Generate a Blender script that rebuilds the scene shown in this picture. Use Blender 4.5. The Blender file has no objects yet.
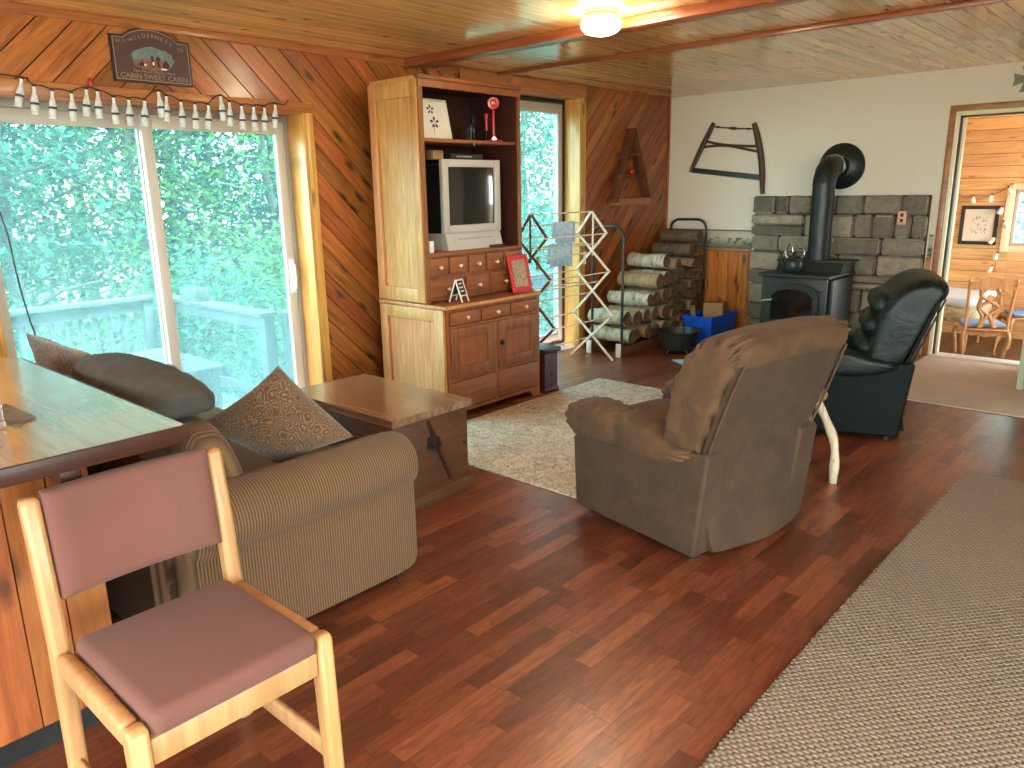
import bpy, bmesh, math, random
from mathutils import Vector, Matrix, Euler
S = bpy.context.scene
COL = S.collection
R = random.Random(7)
PI = math.pi

# ------------------------------------------------------------------ node helpers
class N:
    def __init__(s, name):
        s.mat = bpy.data.materials.new(name); s.mat.use_nodes = True
        s.t = s.mat.node_tree; s.t.nodes.clear()
        s.out = s.t.nodes.new('ShaderNodeOutputMaterial')
    def n(s, typ, **kw):
        nd = s.t.nodes.new('ShaderNode' + typ)
        for k, v in kw.items():
            if k.startswith('i_'):
                key = k[2:]
                key = int(key) if key.isdigit() else key.replace('_', ' ')
                s.set(nd, key, v)
            else: setattr(nd, k, v)
        return nd
    def set(s, nd, key, v):
        if hasattr(v, 'is_linked') or isinstance(v, bpy.types.NodeSocket): s.t.links.new(v, nd.inputs[key])
        else: nd.inputs[key].default_value = v
    def math(s, op, a, b=None, c=None):
        nd = s.n('Math', operation=op)
        for i, v in enumerate((a, b, c)):
            if v is not None: s.set(nd, i, v)
        return nd.outputs[0]
    def coord(s, which='Object'): return s.n('TexCoord').outputs[which]
    def mapping(s, v, scale=(1,1,1), rot=(0,0,0), loc=(0,0,0)):
        m = s.n('Mapping'); s.set(m, 0, v); m.inputs['Scale'].default_value = scale
        m.inputs['Rotation'].default_value = rot; m.inputs['Location'].default_value = loc
        return m.outputs[0]
    def noise(s, v, scale, detail=4, rough=.55, dist=0):
        n = s.n('TexNoise'); s.set(n, 'Vector', v); n.inputs['Scale'].default_value = scale
        n.inputs['Detail'].default_value = detail; n.inputs['Roughness'].default_value = rough
        n.inputs['Distortion'].default_value = dist
        return n.outputs[0]
    def ramp(s, f, stops):
        r = s.n('ValToRGB'); s.set(r, 0, f); e = r.color_ramp.elements
        while len(e) < len(stops): e.new(.5)
        for q, (p, c) in zip(e, stops): q.position = p; q.color = (*c[:3], 1)
        return r.outputs[0]
    def mix(s, f, a, b, mode='MIX'):
        m = s.n('Mix', data_type='RGBA', blend_type=mode)
        s.set(m, 0, f)
        for k, v in ((6, a), (7, b)):
            s.set(m, k, (*v, 1) if isinstance(v, tuple) and len(v) == 3 else v)
        return m.outputs[2]
    def bump(s, h, strength=.3, dist=.01):
        b = s.n('Bump'); s.set(b, 'Height', h); b.inputs['Strength'].default_value = strength
        b.inputs['Distance'].default_value = dist
        return b.outputs[0]
    def bsdf(s, col, rough=.5, normal=None, **kw):
        p = s.n('BsdfPrincipled')
        s.set(p, 'Base Color', (*col, 1) if isinstance(col, tuple) and len(col) == 3 else col)
        s.set(p, 'Roughness', rough)
        if normal is not None: s.set(p, 'Normal', normal)
        for k, v in kw.items(): s.set(p, k.replace('_', ' '), v)
        s.t.links.new(p.outputs[0], s.out.inputs[0])
        return p
def srgb(r, g, b):
    f = lambda c: (c/255/12.92) if c/255 <= .04045 else ((c/255+.055)/1.055)**2.4
    return (f(r), f(g), f(b))
MATS = {}
def plain(name, col, rough=.5, bs=None, bstr=.15, var=0, vscale=8, **kw):
    """One colour with a little mottling and an optional fine bump."""
    n = N(name); v = n.coord()
    c = col
    if var:
        f = n.noise(v, vscale, 5)
        c = n.ramp(f, [(.3, tuple(x*(1-var) for x in col)), (.7, tuple(min(1, x*(1+var)) for x in col))])
    nm = n.bump(n.noise(v, bs, 4), bstr, .004) if bs else None
    n.bsdf(c, rough, nm, **kw)
    MATS[name] = n.mat
    return n.mat
def wood(name, dark, light, axis='x', rot=(0,0,0), g=1.0, rough=.4, knots=.5, island=.25, coat=0, grain=.6, bump=.05, knotcol=(.035,.012,.006), ks=1.0, plane='yz', kr=1.0):
    """Boards: stretched grain, a few knots, one random tone for each board."""
    n = N(name); v = n.coord()
    if any(rot): v = n.mapping(v, rot=rot)
    isl = n.n('NewGeometry').outputs['Random Per Island']
    off = n.n('CombineXYZ'); 
    for i in range(3): n.set(off, i, n.math('MULTIPLY', isl, 7.3+i*3.1))
    add = n.n('VectorMath', operation='ADD'); n.set(add, 0, v); n.set(add, 1, off.outputs[0]); v2 = add.outputs[0]
    sc = {'x': (1.1*g, 16*g, 16*g), 'y': (16*g, 1.1*g, 16*g), 'z': (16*g, 16*g, 1.1*g)}[axis]
    f1 = n.noise(n.mapping(v2, sc), 1.6, 6, .6, 1.2)
    f2 = n.noise(n.mapping(v2, tuple(4*q for q in sc)), 2.2, 3, .6)
    f = n.math('ADD', n.math('MULTIPLY', f1, 1-.3*grain), n.math('MULTIPLY', f2, .3*grain))
    c = n.ramp(f, [(.30, dark), (.66, light)])
    if island:
        h = n.n('HueSaturation'); n.set(h, 'Color', c)
        n.set(h, 'Value', n.math('ADD', 1-island, n.math('MULTIPLY', isl, 2*island)))
        n.set(h, 'Hue', n.math('ADD', .49, n.math('MULTIPLY', n.math('FRACT', n.math('MULTIPLY', isl, 17.3)), .02)))
        c = h.outputs[0]
    if knots:
        ksc = {'x': (.55, 1.6, 1.6), 'y': (1.6, .55, 1.6), 'z': (1.6, 1.6, .55)}[axis]
        kv = n.mapping(v2, tuple(3.2*q*ks for q in ksc))
        sp = n.n('SeparateXYZ'); n.set(sp, 0, kv); cb = n.n('CombineXYZ')
        for i in range(2): n.set(cb, i, sp.outputs['xyz'.index(plane[i])])
        vo = n.n('TexVoronoi', voronoi_dimensions='2D'); n.set(vo, 'Vector', cb.outputs[0]); vo.inputs['Scale'].default_value = 1.0
        d = n.math('ADD', vo.outputs['Distance'], n.math('MULTIPLY', n.noise(v2, 30, 2), .07))
        k = n.ramp(d, [(.075*kr, (knots,)*3), (.165*kr, (0,0,0))])
        c = n.mix(k, c, knotcol)
    nm = n.bump(f, bump, .01) if bump else None
    n.bsdf(c, rough, nm, Coat_Weight=coat, Coat_Roughness=.15)
    MATS[name] = n.mat
    return n.mat

# ------------------------------------------------------------------ mesh builder
def catmull(pts, n, closed=True):
    out = []; L = len(pts)
    segs = L if closed else L-1
    for i in range(segs):
        if closed: p = [Vector(pts[(i+k-1) % L]) for k in range(4)]
        else: p = [Vector(pts[max(0, min(L-1, i+k-1))]) for k in range(4)]
        for j in range(n):
            t = j/n
            out.append(.5*((2*p[1]) + (-p[0]+p[2])*t + (2*p[0]-5*p[1]+4*p[2]-p[3])*t*t + (-p[0]+3*p[1]-3*p[2]+p[3])*t**3))
    if not closed: out.append(Vector(pts[-1]))
    return out
class M:
    def __init__(s): s.v = []; s.f = []; s.m = []; s.mi = 0; s.X = None
    def add(s, vs, fs):
        o = len(s.v)
        if s.X is not None: vs = [s.X @ Vector(p) for p in vs]
        s.v += [tuple(p) for p in vs]; s.f += [tuple(i+o for i in f) for f in fs]; s.m += [s.mi]*len(fs)
        return s
    def box(s, x0, x1, y0, y1, z0, z1, bev=0, seg=2, rot=None):
        c = Vector(((x0+x1)/2, (y0+y1)/2, (z0+z1)/2))
        b = bmesh.new(); bmesh.ops.create_cube(b, size=1)
        for v in b.verts: v.co = Vector((v.co.x*(x1-x0), v.co.y*(y1-y0), v.co.z*(z1-z0)))
        if bev: bmesh.ops.bevel(b, geom=b.edges[:], offset=bev, segments=seg, profile=.5, affect='EDGES')
        E = Euler(rot).to_matrix() if rot else None
        b.verts.index_update()
        vs = [(E @ v.co if E else v.co)+c for v in b.verts]
        fs = [[v.index for v in f.verts] for f in b.faces]; b.free()
        return s.add(vs, fs)
    def bar(s, a, b, w, h, up=(0,0,1), bev=0):
        a = Vector(a); b = Vector(b); d = (b-a); L = d.length; d.normalize()
        side = d.cross(Vector(up)); side = side.normalized() if side.length > 1e-5 else Vector((1,0,0)); u = side.cross(d)
        mt = Matrix((side, d, u)).transposed().to_4x4(); mt.translation = (a+b)/2
        old = s.X; s.X = mt if old is None else old @ mt
        s.box(-w/2, w/2, -L/2, L/2, -h/2, h/2, bev); s.X = old
        return s
    def tube(s, pts, r, seg=10, closed=False, caps=True, flat=1.0, ref=(0,0,1)):
        pts = [Vector(p) for p in pts]; n = len(pts)
        rr = r if isinstance(r, (list, tuple)) else [r]*n
        vs = []; fs = []; prev = None
        for i, p in enumerate(pts):
            if closed: d = pts[(i+1) % n]-pts[i-1]
            else: d = pts[min(n-1, i+1)]-pts[max(0, i-1)]
            d.normalize()
            if prev is None:
                a = d.cross(Vector(ref))
                if a.length < .05: a = d.cross(Vector((1, .3, 0)))
            else: a = prev - d*prev.dot(d)
            a.normalize(); prev = a; b = d.cross(a)
            for k in range(seg):
                t = 2*PI*k/seg
                vs.append(p + a*math.cos(t)*rr[i] + b*math.sin(t)*rr[i]*flat)
        m = n if closed else n-1
        for i in range(m):
            for k in range(seg):
                j = (i+1) % n
                fs.append((i*seg+k, i*seg+(k+1) % seg, j*seg+(k+1) % seg, j*seg+k))
        if caps and not closed:
            fs.append(tuple(range(seg))[::-1]); fs.append(tuple((n-1)*seg+k for k in range(seg)))
        return s.add(vs, fs)
    def lathe(s, prof, c=(0,0,0), seg=24, axis='z', sx=1, sy=1):
        vs = []; fs = []; c = Vector(c)
        for (r, z) in prof:
            for k in range(seg):
                t = 2*PI*k/seg; p = (r*math.cos(t)*sx, r*math.sin(t)*sy, z)
                if axis == 'x': p = (p[2], p[0], p[1])
                if axis == 'y': p = (p[0], p[2], p[1])
                vs.append(c+Vector(p))
        for i in range(len(prof)-1):
            for k in range(seg):
                fs.append((i*seg+k, i*seg+(k+1) % seg, (i+1)*seg+(k+1) % seg, (i+1)*seg+k))
        if prof[0][0] > 1e-4: fs.append(tuple(range(seg))[::-1])
        if prof[-1][0] > 1e-4: fs.append(tuple((len(prof)-1)*seg+k for k in range(seg)))
        return s.add(vs, fs)
    def prism(s, poly, axis, a, b):
        def P(q, t): return {'x': (t, q[0], q[1]), 'y': (q[0], t, q[1]), 'z': (q[0], q[1], t)}[axis]
        n = len(poly)
        vs = [P(q, a) for q in poly]+[P(q, b) for q in poly]
        fs = [tuple(range(n))[::-1], tuple(range(n, 2*n))]+[(i, (i+1) % n, n+(i+1) % n, n+i) for i in range(n)]
        return s.add(vs, fs)
    def puff(s, prof, axis, a, b, n=14, p=4.0, lo=.0, sub=4, wr=0, wk=9, smooth=True, drop=None, wend=0):
        """A stuffed roll: a closed profile lofted along an axis, its ends drawn in like a cushion."""
        pr = catmull([(q[0], q[1], 0) for q in prof], sub) if smooth else [Vector((q[0], q[1], 0)) for q in prof]
        K = len(pr); c = sum(pr, Vector())/K
        vs = []; fs = []
        for i in range(n+1):
            t = -math.cos(PI*i/n)
            sc = max(0, 1-abs(t)**p)**(1/p); sc = lo+(1-lo)*sc; sc = max(sc, .02)
            x = (a+b)/2+(b-a)/2*t
            for k, q in enumerate(pr):
                if wend: w = 1+wr*(math.sin(wk*2*PI*k/K+.5*math.sin(i*.45)+.8*math.sin(k*.21))+.4*math.sin(wk*1.7*2*PI*k/K+1))*max(0, min(1, (abs(t)-wend)/(1-wend)*2.2))*min(1, (1-abs(t))*14+.25)
                else: w = 1+wr*math.sin(wk*2*PI*k/K+i*1.7)*min(1, (1-abs(t))*6) if wr else 1
                d = c+(q-c)*sc*w
                e = drop(t) if drop else 0
                vs.append({'x': (x, d.x, d.y+e), 'y': (d.x, x, d.y+e), 'z': (d.x, d.y, x)}[axis])
        for i in range(n):
            for k in range(K):
                fs.append((i*K+k, i*K+(k+1) % K, (i+1)*K+(k+1) % K, (i+1)*K+k))
        fs.append(tuple(range(K))[::-1]); fs.append(tuple(n*K+k for k in range(K)))
        return s.add(vs, fs)
    def pillow(s, T, Rr, B, L, th, n=16, pinch=.07, lump=0, seed=1, pw=.42):
        T, Rr, B, L = map(Vector, (T, Rr, B, L)); nrm = (Rr-T).cross(L-T).normalized()
        rg = random.Random(seed); ph = [rg.uniform(0, 6) for _ in range(6)]
        def P(u, v, sg):
            a, b = u*(1-pinch*(1-v*v)), v*(1-pinch*(1-u*u))
            x, y = (a+1)/2, (b+1)/2
            q = (T*(1-x)+Rr*x)*(1-y)+(L*(1-x)+B*x)*y
            h = th*max(0, (1-u*u)*(1-v*v))**pw
            if lump: h *= 1+lump*(math.sin(5*u+ph[0])*math.sin(4*v+ph[1])+.6*math.sin(9*u+3*v+ph[2])+.4*math.sin(-4*u+11*v+ph[3]))
            return q+nrm*h*sg
        vs = []; fs = []; idx = {}
        for sg in (1, -1):
            for i in range(n+1):
                for j in range(n+1):
                    u, v = -math.cos(PI*i/n), -math.cos(PI*j/n)
                    edge = i in (0, n) or j in (0, n)
                    if edge and sg == -1: idx[i, j, -1] = idx[i, j, 1]; continue
                    idx[i, j, sg] = len(vs); vs.append(P(u, v, sg))
        for sg in (1, -1):
            for i in range(n):
                for j in range(n):
                    q = (idx[i, j, sg], idx[i+1, j, sg], idx[i+1, j+1, sg], idx[i, j+1, sg])
                    fs.append(q if sg == 1 else q[::-1])
        return s.add(vs, fs)
    def text(s, body, size, mt, extrude=.001, align='CENTER', wide=1.0):
        cu = bpy.data.curves.new('tmp', 'FONT'); cu.body = body; cu.size = size; cu.extrude = extrude; cu.align_x = align
        cu.resolution_u = 2
        ob = bpy.data.objects.new('tmp', cu); COL.objects.link(ob)
        bpy.context.view_layer.update()
        me = bpy.data.meshes.new_from_object(ob.evaluated_get(bpy.context.evaluated_depsgraph_get()))
        s.add([mt @ Vector((v.co.x*wide, v.co.y, v.co.z)) for v in me.vertices], [tuple(p.vertices) for p in me.polygons])
        bpy.data.objects.remove(ob); bpy.data.curves.remove(cu); bpy.data.meshes.remove(me)
        return s
    def build(s, name, mat, parent=None, label=None, angle=40, local=False, flat=False, normals=True):
        me = bpy.data.meshes.new(name); me.from_pydata(s.v, [], s.f)
        ms = mat if isinstance(mat, (list, tuple)) else [mat]
        for q in ms: me.materials.append(MATS[q] if isinstance(q, str) else q)
        me.polygons.foreach_set('material_index', s.m)
        if normals:
            b = bmesh.new(); b.from_mesh(me); bmesh.ops.recalc_face_normals(b, faces=b.faces[:]); b.to_mesh(me); b.free()
        if not flat:
            me.polygons.foreach_set('use_smooth', [True]*len(me.polygons))
            me.set_sharp_from_angle(angle=math.radians(angle))
        if parent is not None and not local:
            w = Matrix(); q = parent
            while q is not None: w = q.matrix_basis @ w; q = q.parent
            me.transform(w.inverted())
        ob = bpy.data.objects.new(name, me); COL.objects.link(ob)
        if parent is not None: ob.parent = parent
        if label: ob['label'] = label
        return ob
def tag(o, label, cat, group=None):
    o['label'] = label; o['category'] = cat
    if group: o['group'] = group
    return o
def thing(name, label, cat, loc=(0,0,0), rz=0, group=None):
    o = bpy.data.objects.new(name, None); COL.objects.link(o); o.empty_display_size = .1
    o.location = loc; o.rotation_euler = (0, 0, rz)
    return tag(o, label, cat, group)
def struct(o):
    o['kind'] = 'structure'; return o
def kids(o): return [c for c in bpy.data.objects if c.parent == o]
def copy_tree(o, parent=None):
    ch = kids(o)
    c = o.copy(); COL.objects.link(c)
    if parent is not None: c.parent = parent
    for k in ch: copy_tree(k, c)
    return c

# ------------------------------------------------------------------ materials
D45 = math.radians(45)
wood('pine_slash', srgb(100,50,18), srgb(180,104,46), 'y', (-D45,0,0), rough=.38, knots=.95, island=.3, coat=.25, ks=1.05)
wood('pine_backslash', srgb(100,50,18), srgb(180,104,46), 'y', (D45,0,0), rough=.38, knots=.95, island=.3, coat=.25, ks=1.05)
wood('pine_ceiling', plane='xy', dark=srgb(206,142,74), light=srgb(246,200,130), axis='y', rough=.2, knots=.75, island=.18, coat=.6, kr=.72)
wood('pine_beam', plane='xz', dark=srgb(110,58,26), light=srgb(166,96,48), axis='x', rough=.3, knots=.4, coat=.3)
wood('pine_trim_z', srgb(190,134,60), srgb(238,186,98), 'z', rough=.4, knots=.6, coat=.2)
wood('pine_trim_y', srgb(150,88,42), srgb(200,130,72), 'y', rough=.4, knots=.5, coat=.2)
wood('pine_trim_x', plane='xz', dark=srgb(140,88,44), light=srgb(190,130,72), axis='x', rough=.4, knots=.4, coat=.2)
wood('pine_panel', plane='xz', dark=srgb(160,84,32), light=srgb(214,136,66), axis='z', rough=.4, knots=.8, island=.18, coat=.2)
wood('pine_panel_dark', srgb(124,66,28), srgb(176,104,52), 'z', rough=.4, knots=.75, island=.14, coat=.2)
wood('pine_far', plane='xz', dark=srgb(210,156,94), light=srgb(242,202,142), axis='x', rough=.45, knots=.4, island=.12, kr=.8)
wood('oak', srgb(162,102,50), srgb(214,156,96), 'z', rough=.45, knots=0, island=.04, g=1.6, bump=.08)
wood('cherry', srgb(102,58,29), srgb(152,94,50), 'y', rough=.5, knots=0, island=.08)
wood('cherry_z', srgb(98,56,28), srgb(146,90,48), 'z', rough=.5, knots=0, island=.08)
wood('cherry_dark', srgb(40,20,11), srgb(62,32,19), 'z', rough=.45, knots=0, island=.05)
wood('trunk_wood', srgb(64,38,20), srgb(100,64,36), 'y', rough=.5, knots=.2, island=.12)
wood('trunk_top', plane='xy', dark=srgb(92,62,44), light=srgb(150,116,92), axis='x', rough=.24, knots=.1, island=.06, coat=.7)  # lid greyed and lightened to stand in for glare on it
wood('maple', srgb(160,114,70), srgb(192,150,100), 'z', rough=.4, knots=.1, island=.04, g=.8)
wood('counter_top', plane='xy', dark=srgb(150,118,84), light=srgb(192,160,120), axis='x', rough=.2, knots=.1, island=.05, coat=1.0)
wood('dark_edge', srgb(40,20,12), srgb(66,34,20), 'y', rough=.35, knots=0, island=0)
wood('grey_deck', plane='xy', dark=srgb(80,78,76), light=srgb(108,104,100), axis='y', rough=.8, knots=.1, island=.1)
wood('grey_deck_x', plane='xy', dark=srgb(66,66,66), light=srgb(92,92,90), axis='x', rough=.8, knots=.1, island=.1)
wood('old_or_backlit_wood', srgb(74,42,22), srgb(116,72,40), 'z', rough=.6, knots=0, island=.1)
wood('saw_wood', srgb(58,38,22), srgb(92,64,38), 'z', rough=.6, knots=0, island=.1)
wood('dowel', srgb(206,190,168), srgb(232,220,200), 'y', rough=.5, knots=0, island=.08)
wood('lattice_wood', srgb(204,184,156), srgb(232,216,190), 'z', rough=.5, knots=0, island=.1)
wood('far_chair_wood', srgb(150,104,58), srgb(196,150,94), 'z', rough=.35, knots=0, island=.05, coat=.3)
wood('far_floor', srgb(66,44,30), srgb(100,70,48), 'y', rough=.35, knots=0, island=.15)
plain('white_wall', srgb(226,214,194), .75, 60, .04)
plain('groove_dark', srgb(46,20,9), .8)
plain('vinyl', srgb(196,186,174), .4)
plain('vinyl_grey', srgb(150,140,130), .45)
plain('black_gasket', (.012,.012,.012), .5)
plain('cream_paint', srgb(246,232,196), .5)
plain('door_green', srgb(176,180,156), .5)
plain('white_metal', (.75,.75,.73), .35)
plain('iron', (.02,.028,.026), .48, 40, .1, .2)
plain('iron_pipe', (.012,.015,.014), .42, 30, .05, .2)
plain('steel', (.6,.6,.58), .25, Metallic=1.0)
plain('black_metal', (.015,.015,.015), .4)
plain('black_plastic', (.012,.012,.013), .45)
plain('copper', srgb(218,166,142), .4)
plain('knob_white', srgb(214,180,150), .35)
plain('tv_case', srgb(176,172,164), .45)
plain('tv_case_dark', srgb(140,136,128), .5)
plain('tv_screen', (.012,.012,.011), .08, Coat_Weight=.5)
plain('red_paint', srgb(186,28,34), .3)
plain('red_frame', srgb(196,44,48), .5, 50, .2, .2, 20)
plain('photo_tan', srgb(150,128,92), .4, None, .1, .5, 60)
plain('paper_white', srgb(226,222,206), .7)
plain('print_black', (.03,.03,.03), .6)
plain('chalkboard', (.02,.022,.022), .7)
plain('white_paint', srgb(226,214,204), .5)
plain('blue_plastic', srgb(24,92,222), .4)
plain('cardboard', srgb(170,134,92), .8)
plain('pale_blue', srgb(140,186,214), .7)
plain('blue_cloth', srgb(176,204,226), .8, 80, .2, .3, 30)
plain('bulb_glass_white', srgb(228,230,226), .2, None, .1, .25, 30, Transmission_Weight=.2, IOR=1.2)
plain('bottle_label', srgb(44,48,66), .5)
plain('cord_black', (.015,.013,.012), .5)
plain('maroon_sign', srgb(74,48,48), .5)
plain('sign_edge', (.016,.011,.011), .4)
plain('sign_gold', srgb(150,118,96), .5)
plain('sign_sky', srgb(98,120,116), .6, None, .1, .25, 30)
plain('sign_land', srgb(128,82,66), .6, None, .1, .4, 60)
plain('sign_dark', srgb(50,40,40), .6)
plain('sign_text', srgb(152,126,112), .6)
plain('mauve', srgb(106,64,54), .85, 400, .12, .06, 6, Sheen_Weight=.1)
plain('bark_grey', srgb(92,84,74), .95, 14, .9, .35, 10)
plain('kettle_black', (.018,.026,.024), .4)
plain('lace', srgb(196,182,140), .8, 60, .3, .4, 40)
plain('white_cloth', srgb(206,214,222), .8)
plain('blue_seat', srgb(126,160,204), .8)
plain('olive_paint', srgb(128,130,104), .6)
plain('ash_paper', srgb(170,196,206), .6)
plain('bounce_pale', srgb(178,170,158), .95, 30, .3, .15, 6)  # pale tone for the unseen slab that bounces daylight
plain('soil', srgb(92,84,52), .95, 4, .5, .4, 2)
plain('jacket_stone', srgb(90,86,76), .9)
plain('mortar', srgb(58,54,46), .95, 40, .4)
plain('clear_plastic', (.85,.9,.92), .08, Transmission_Weight=.85, IOR=1.15)
plain('magazine', srgb(120,110,92), .4, None, .1, .5, 20)

def mk_floor():
    n = N('laminate'); v = n.coord(); sp = n.n('SeparateXYZ'); n.set(sp, 0, v); x, y = sp.outputs[0], sp.outputs[1]
    W, L = .067, .40
    xr = n.math('DIVIDE', x, W); row = n.math('FLOOR', xr)
    w1 = n.n('TexWhiteNoise', noise_dimensions='1D'); n.set(w1, 'W', row)
    yr = n.math('ADD', n.math('DIVIDE', y, L), n.math('MULTIPLY', w1.outputs[0], 9.0)); pc = n.math('FLOOR', yr)
    cb = n.n('CombineXYZ'); n.set(cb, 0, row); n.set(cb, 1, pc)
    w2 = n.n('TexWhiteNoise', noise_dimensions='2D'); n.set(w2, 'Vector', cb.outputs[0]); rnd = w2.outputs[0]
    base = n.ramp(rnd, [(0, srgb(94,46,30)), (.3, srgb(112,57,37)), (.65, srgb(126,67,44)), (1, srgb(144,82,54))])
    off = n.n('CombineXYZ'); n.set(off, 2, n.math('MULTIPLY', rnd, 40.0))
    ad = n.n('VectorMath', operation='ADD'); n.set(ad, 0, n.mapping(v, (34, 4.5, 1))); n.set(ad, 1, off.outputs[0])
    g = n.noise(ad.outputs[0], 1.3, 7, .65, 1.4)
    c = n.mix(.75, base, n.ramp(g, [(.32, (.30,.26,.24)), (.60, (1.05,1.0,.95))]), 'MULTIPLY')
    fx = n.math('FRACT', xr); fy = n.math('FRACT', yr)
    ex = n.math('LESS_THAN', fx, .035); ey = n.math('LESS_THAN', fy, .008)
    e = n.math('MAXIMUM', ex, ey)
    c = n.mix(n.math('MULTIPLY', e, .55), c, (.02,.008,.006))
    r = n.math('ADD', .27, n.math('MULTIPLY', n.noise(v, 3.0, 3), .22))
    n.bsdf(c, r, n.bump(n.math('SUBTRACT', 1.0, e), .12, .002), Coat_Weight=.25, Coat_Roughness=.25)
    MATS['laminate'] = n.mat
mk_floor()
def mk_cord(name, dark, light, axis, period, soft=.5, rough=.9):
    n = N(name); v = n.coord(); sp = n.n('SeparateXYZ'); n.set(sp, 0, v)
    a = sp.outputs['XYZ'.index(axis)]
    ww = n.math('SINE', n.math('MULTIPLY', a, 2*PI/period))
    h = n.math('ADD', n.math('MULTIPLY', ww, .5), .5)
    f = n.math('ADD', n.math('MULTIPLY', h, .75), n.math('MULTIPLY', n.noise(v, 160, 3), .3))
    c = n.ramp(f, [(.2, dark), (.85, light)])
    n.bsdf(c, rough, n.bump(f, .6, .004), Sheen_Weight=soft)
    MATS[name] = n.mat
mk_cord('corduroy', srgb(68,46,27), srgb(122,90,57), 'Y', .0105, .1)
mk_cord('corduroy_x', srgb(66,45,27), srgb(116,86,55), 'X', .0105, .1)
def mk_velour(name, dark, light, ns=9):
    n = N(name); v = n.coord()
    f = n.noise(v, ns, 5, .6, .6); f2 = n.noise(v, 420, 2)
    c = n.ramp(n.math('ADD', n.math('MULTIPLY', f, .8), n.math('MULTIPLY', f2, .2)), [(.3, dark), (.7, light)])
    wr = n.noise(n.mapping(v, (26, 9, 9)), 1.0, 3, .5, 1.0)
    n.bsdf(c, .85, n.bump(n.math('ADD', n.math('MULTIPLY', wr, .35), n.math('MULTIPLY', f2, .12)), .5, .01), Sheen_Weight=.04, Sheen_Roughness=.4)
    MATS[name] = n.mat
mk_velour('velour', srgb(62,40,20), srgb(94,64,36))
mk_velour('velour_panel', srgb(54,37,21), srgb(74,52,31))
mk_velour('slate_fabric', srgb(52,50,46), srgb(82,78,72), 5)
def mk_leather():
    n = N('leather'); v = n.coord()
    f = n.noise(v, 5, 4, .55, .8); g = n.noise(v, 60, 3)
    n.bsdf(n.ramp(f, [(.3, (.004,.007,.006)), (.7, (.010,.016,.014))]), .42, n.bump(n.math('ADD', n.math('MULTIPLY', f, 1.0), n.math('MULTIPLY', g, .06)), .35, .03), Specular_IOR_Level=.3)
    MATS['leather'] = n.mat
mk_leather()
plain('leather_base', (.004,.006,.0055), .6, 12, .1, Specular_IOR_Level=.15)
def mk_medallion(name, bg, fg, dk, scale, rings=14):
    n = N(name); v = n.coord()
    dv = n.n('VectorMath', operation='ADD'); nz = n.n('TexNoise'); n.set(nz, 'Vector', v); nz.inputs['Scale'].default_value = scale*.6
    sc = n.n('VectorMath', operation='SCALE'); n.set(sc, 0, nz.outputs[1]); sc.inputs['Scale'].default_value = .6/scale
    n.set(dv, 0, v); n.set(dv, 1, sc.outputs[0])
    vo = n.n('TexVoronoi'); n.set(vo, 'Vector', dv.outputs[0]); vo.inputs['Scale'].default_value = scale
    r = n.math('FRACT', n.math('MULTIPLY', vo.outputs['Distance'], rings*.35))
    c1 = n.ramp(r, [(.25, bg), (.45, fg), (.6, fg), (.8, dk)])
    vo2 = n.n('TexVoronoi', feature='DISTANCE_TO_EDGE'); n.set(vo2, 'Vector', dv.outputs[0]); vo2.inputs['Scale'].default_value = scale*2.2
    e = n.ramp(vo2.outputs['Distance'], [(.03, (1,1,1)), (.09, (0,0,0))])
    c = n.mix(n.math('MULTIPLY', e, .6), c1, dk)
    n.bsdf(c, .9, n.bump(n.noise(v, 300, 2), .25, .003), Sheen_Weight=.3)
    MATS[name] = n.mat
mk_medallion('medallion', srgb(92,66,42), srgb(126,96,64), srgb(68,48,32), 26)
mk_medallion('brown_print', srgb(96,82,70), srgb(124,108,94), srgb(70,58,50), 11)
def mk_paisley():
    n = N('paisley'); v = n.coord()
    nz = n.noise(v, 7, 3, .5, 2.5); nz2 = n.noise(v, 16, 2, .5, 3.0)
    a = n.ramp(n.math('ABSOLUTE', n.math('SUBTRACT', nz2, .5)), [(.012, (1,1,1)), (.03, (0,0,0))])
    b = n.ramp(nz, [(.35, srgb(204,194,178)), (.65, srgb(176,164,146))])
    c = n.mix(n.math('MULTIPLY', a, .9), b, srgb(84,72,58))
    n.bsdf(c, .95, n.bump(n.noise(v, 220, 2), .3, .003))
    MATS['paisley'] = n.mat
mk_paisley()
def mk_knit():
    n = N('knit'); v = n.coord(); sp = n.n('SeparateXYZ'); n.set(sp, 0, v)
    p = .015
    row = n.math('FLOOR', n.math('DIVIDE', sp.outputs[1], p))
    sh = n.math('MULTIPLY', n.math('MODULO', row, 2.0), .5)
    u = n.math('ADD', n.math('DIVIDE', sp.outputs[0], p*1.6), sh)
    su = n.math('ABSOLUTE', n.math('SINE', n.math('MULTIPLY', u, PI))); sv = n.math('ABSOLUTE', n.math('SINE', n.math('MULTIPLY', sp.outputs[1], PI/p)))
    h = n.math('MULTIPLY', n.math('POWER', su, .6), n.math('POWER', sv, .6))
    f = n.math('ADD', n.math('MULTIPLY', h, .6), n.math('MULTIPLY', n.noise(v, 90, 3), .45))
    n.bsdf(n.ramp(f, [(.25, srgb(82,64,46)), (.8, srgb(154,128,102))]), .95, n.bump(h, .9, .010), Sheen_Weight=.2)
    MATS['knit'] = n.mat
mk_knit()
plain('mat_tan', srgb(208,188,170), .9, 200, .3, .08, 3)
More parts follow.
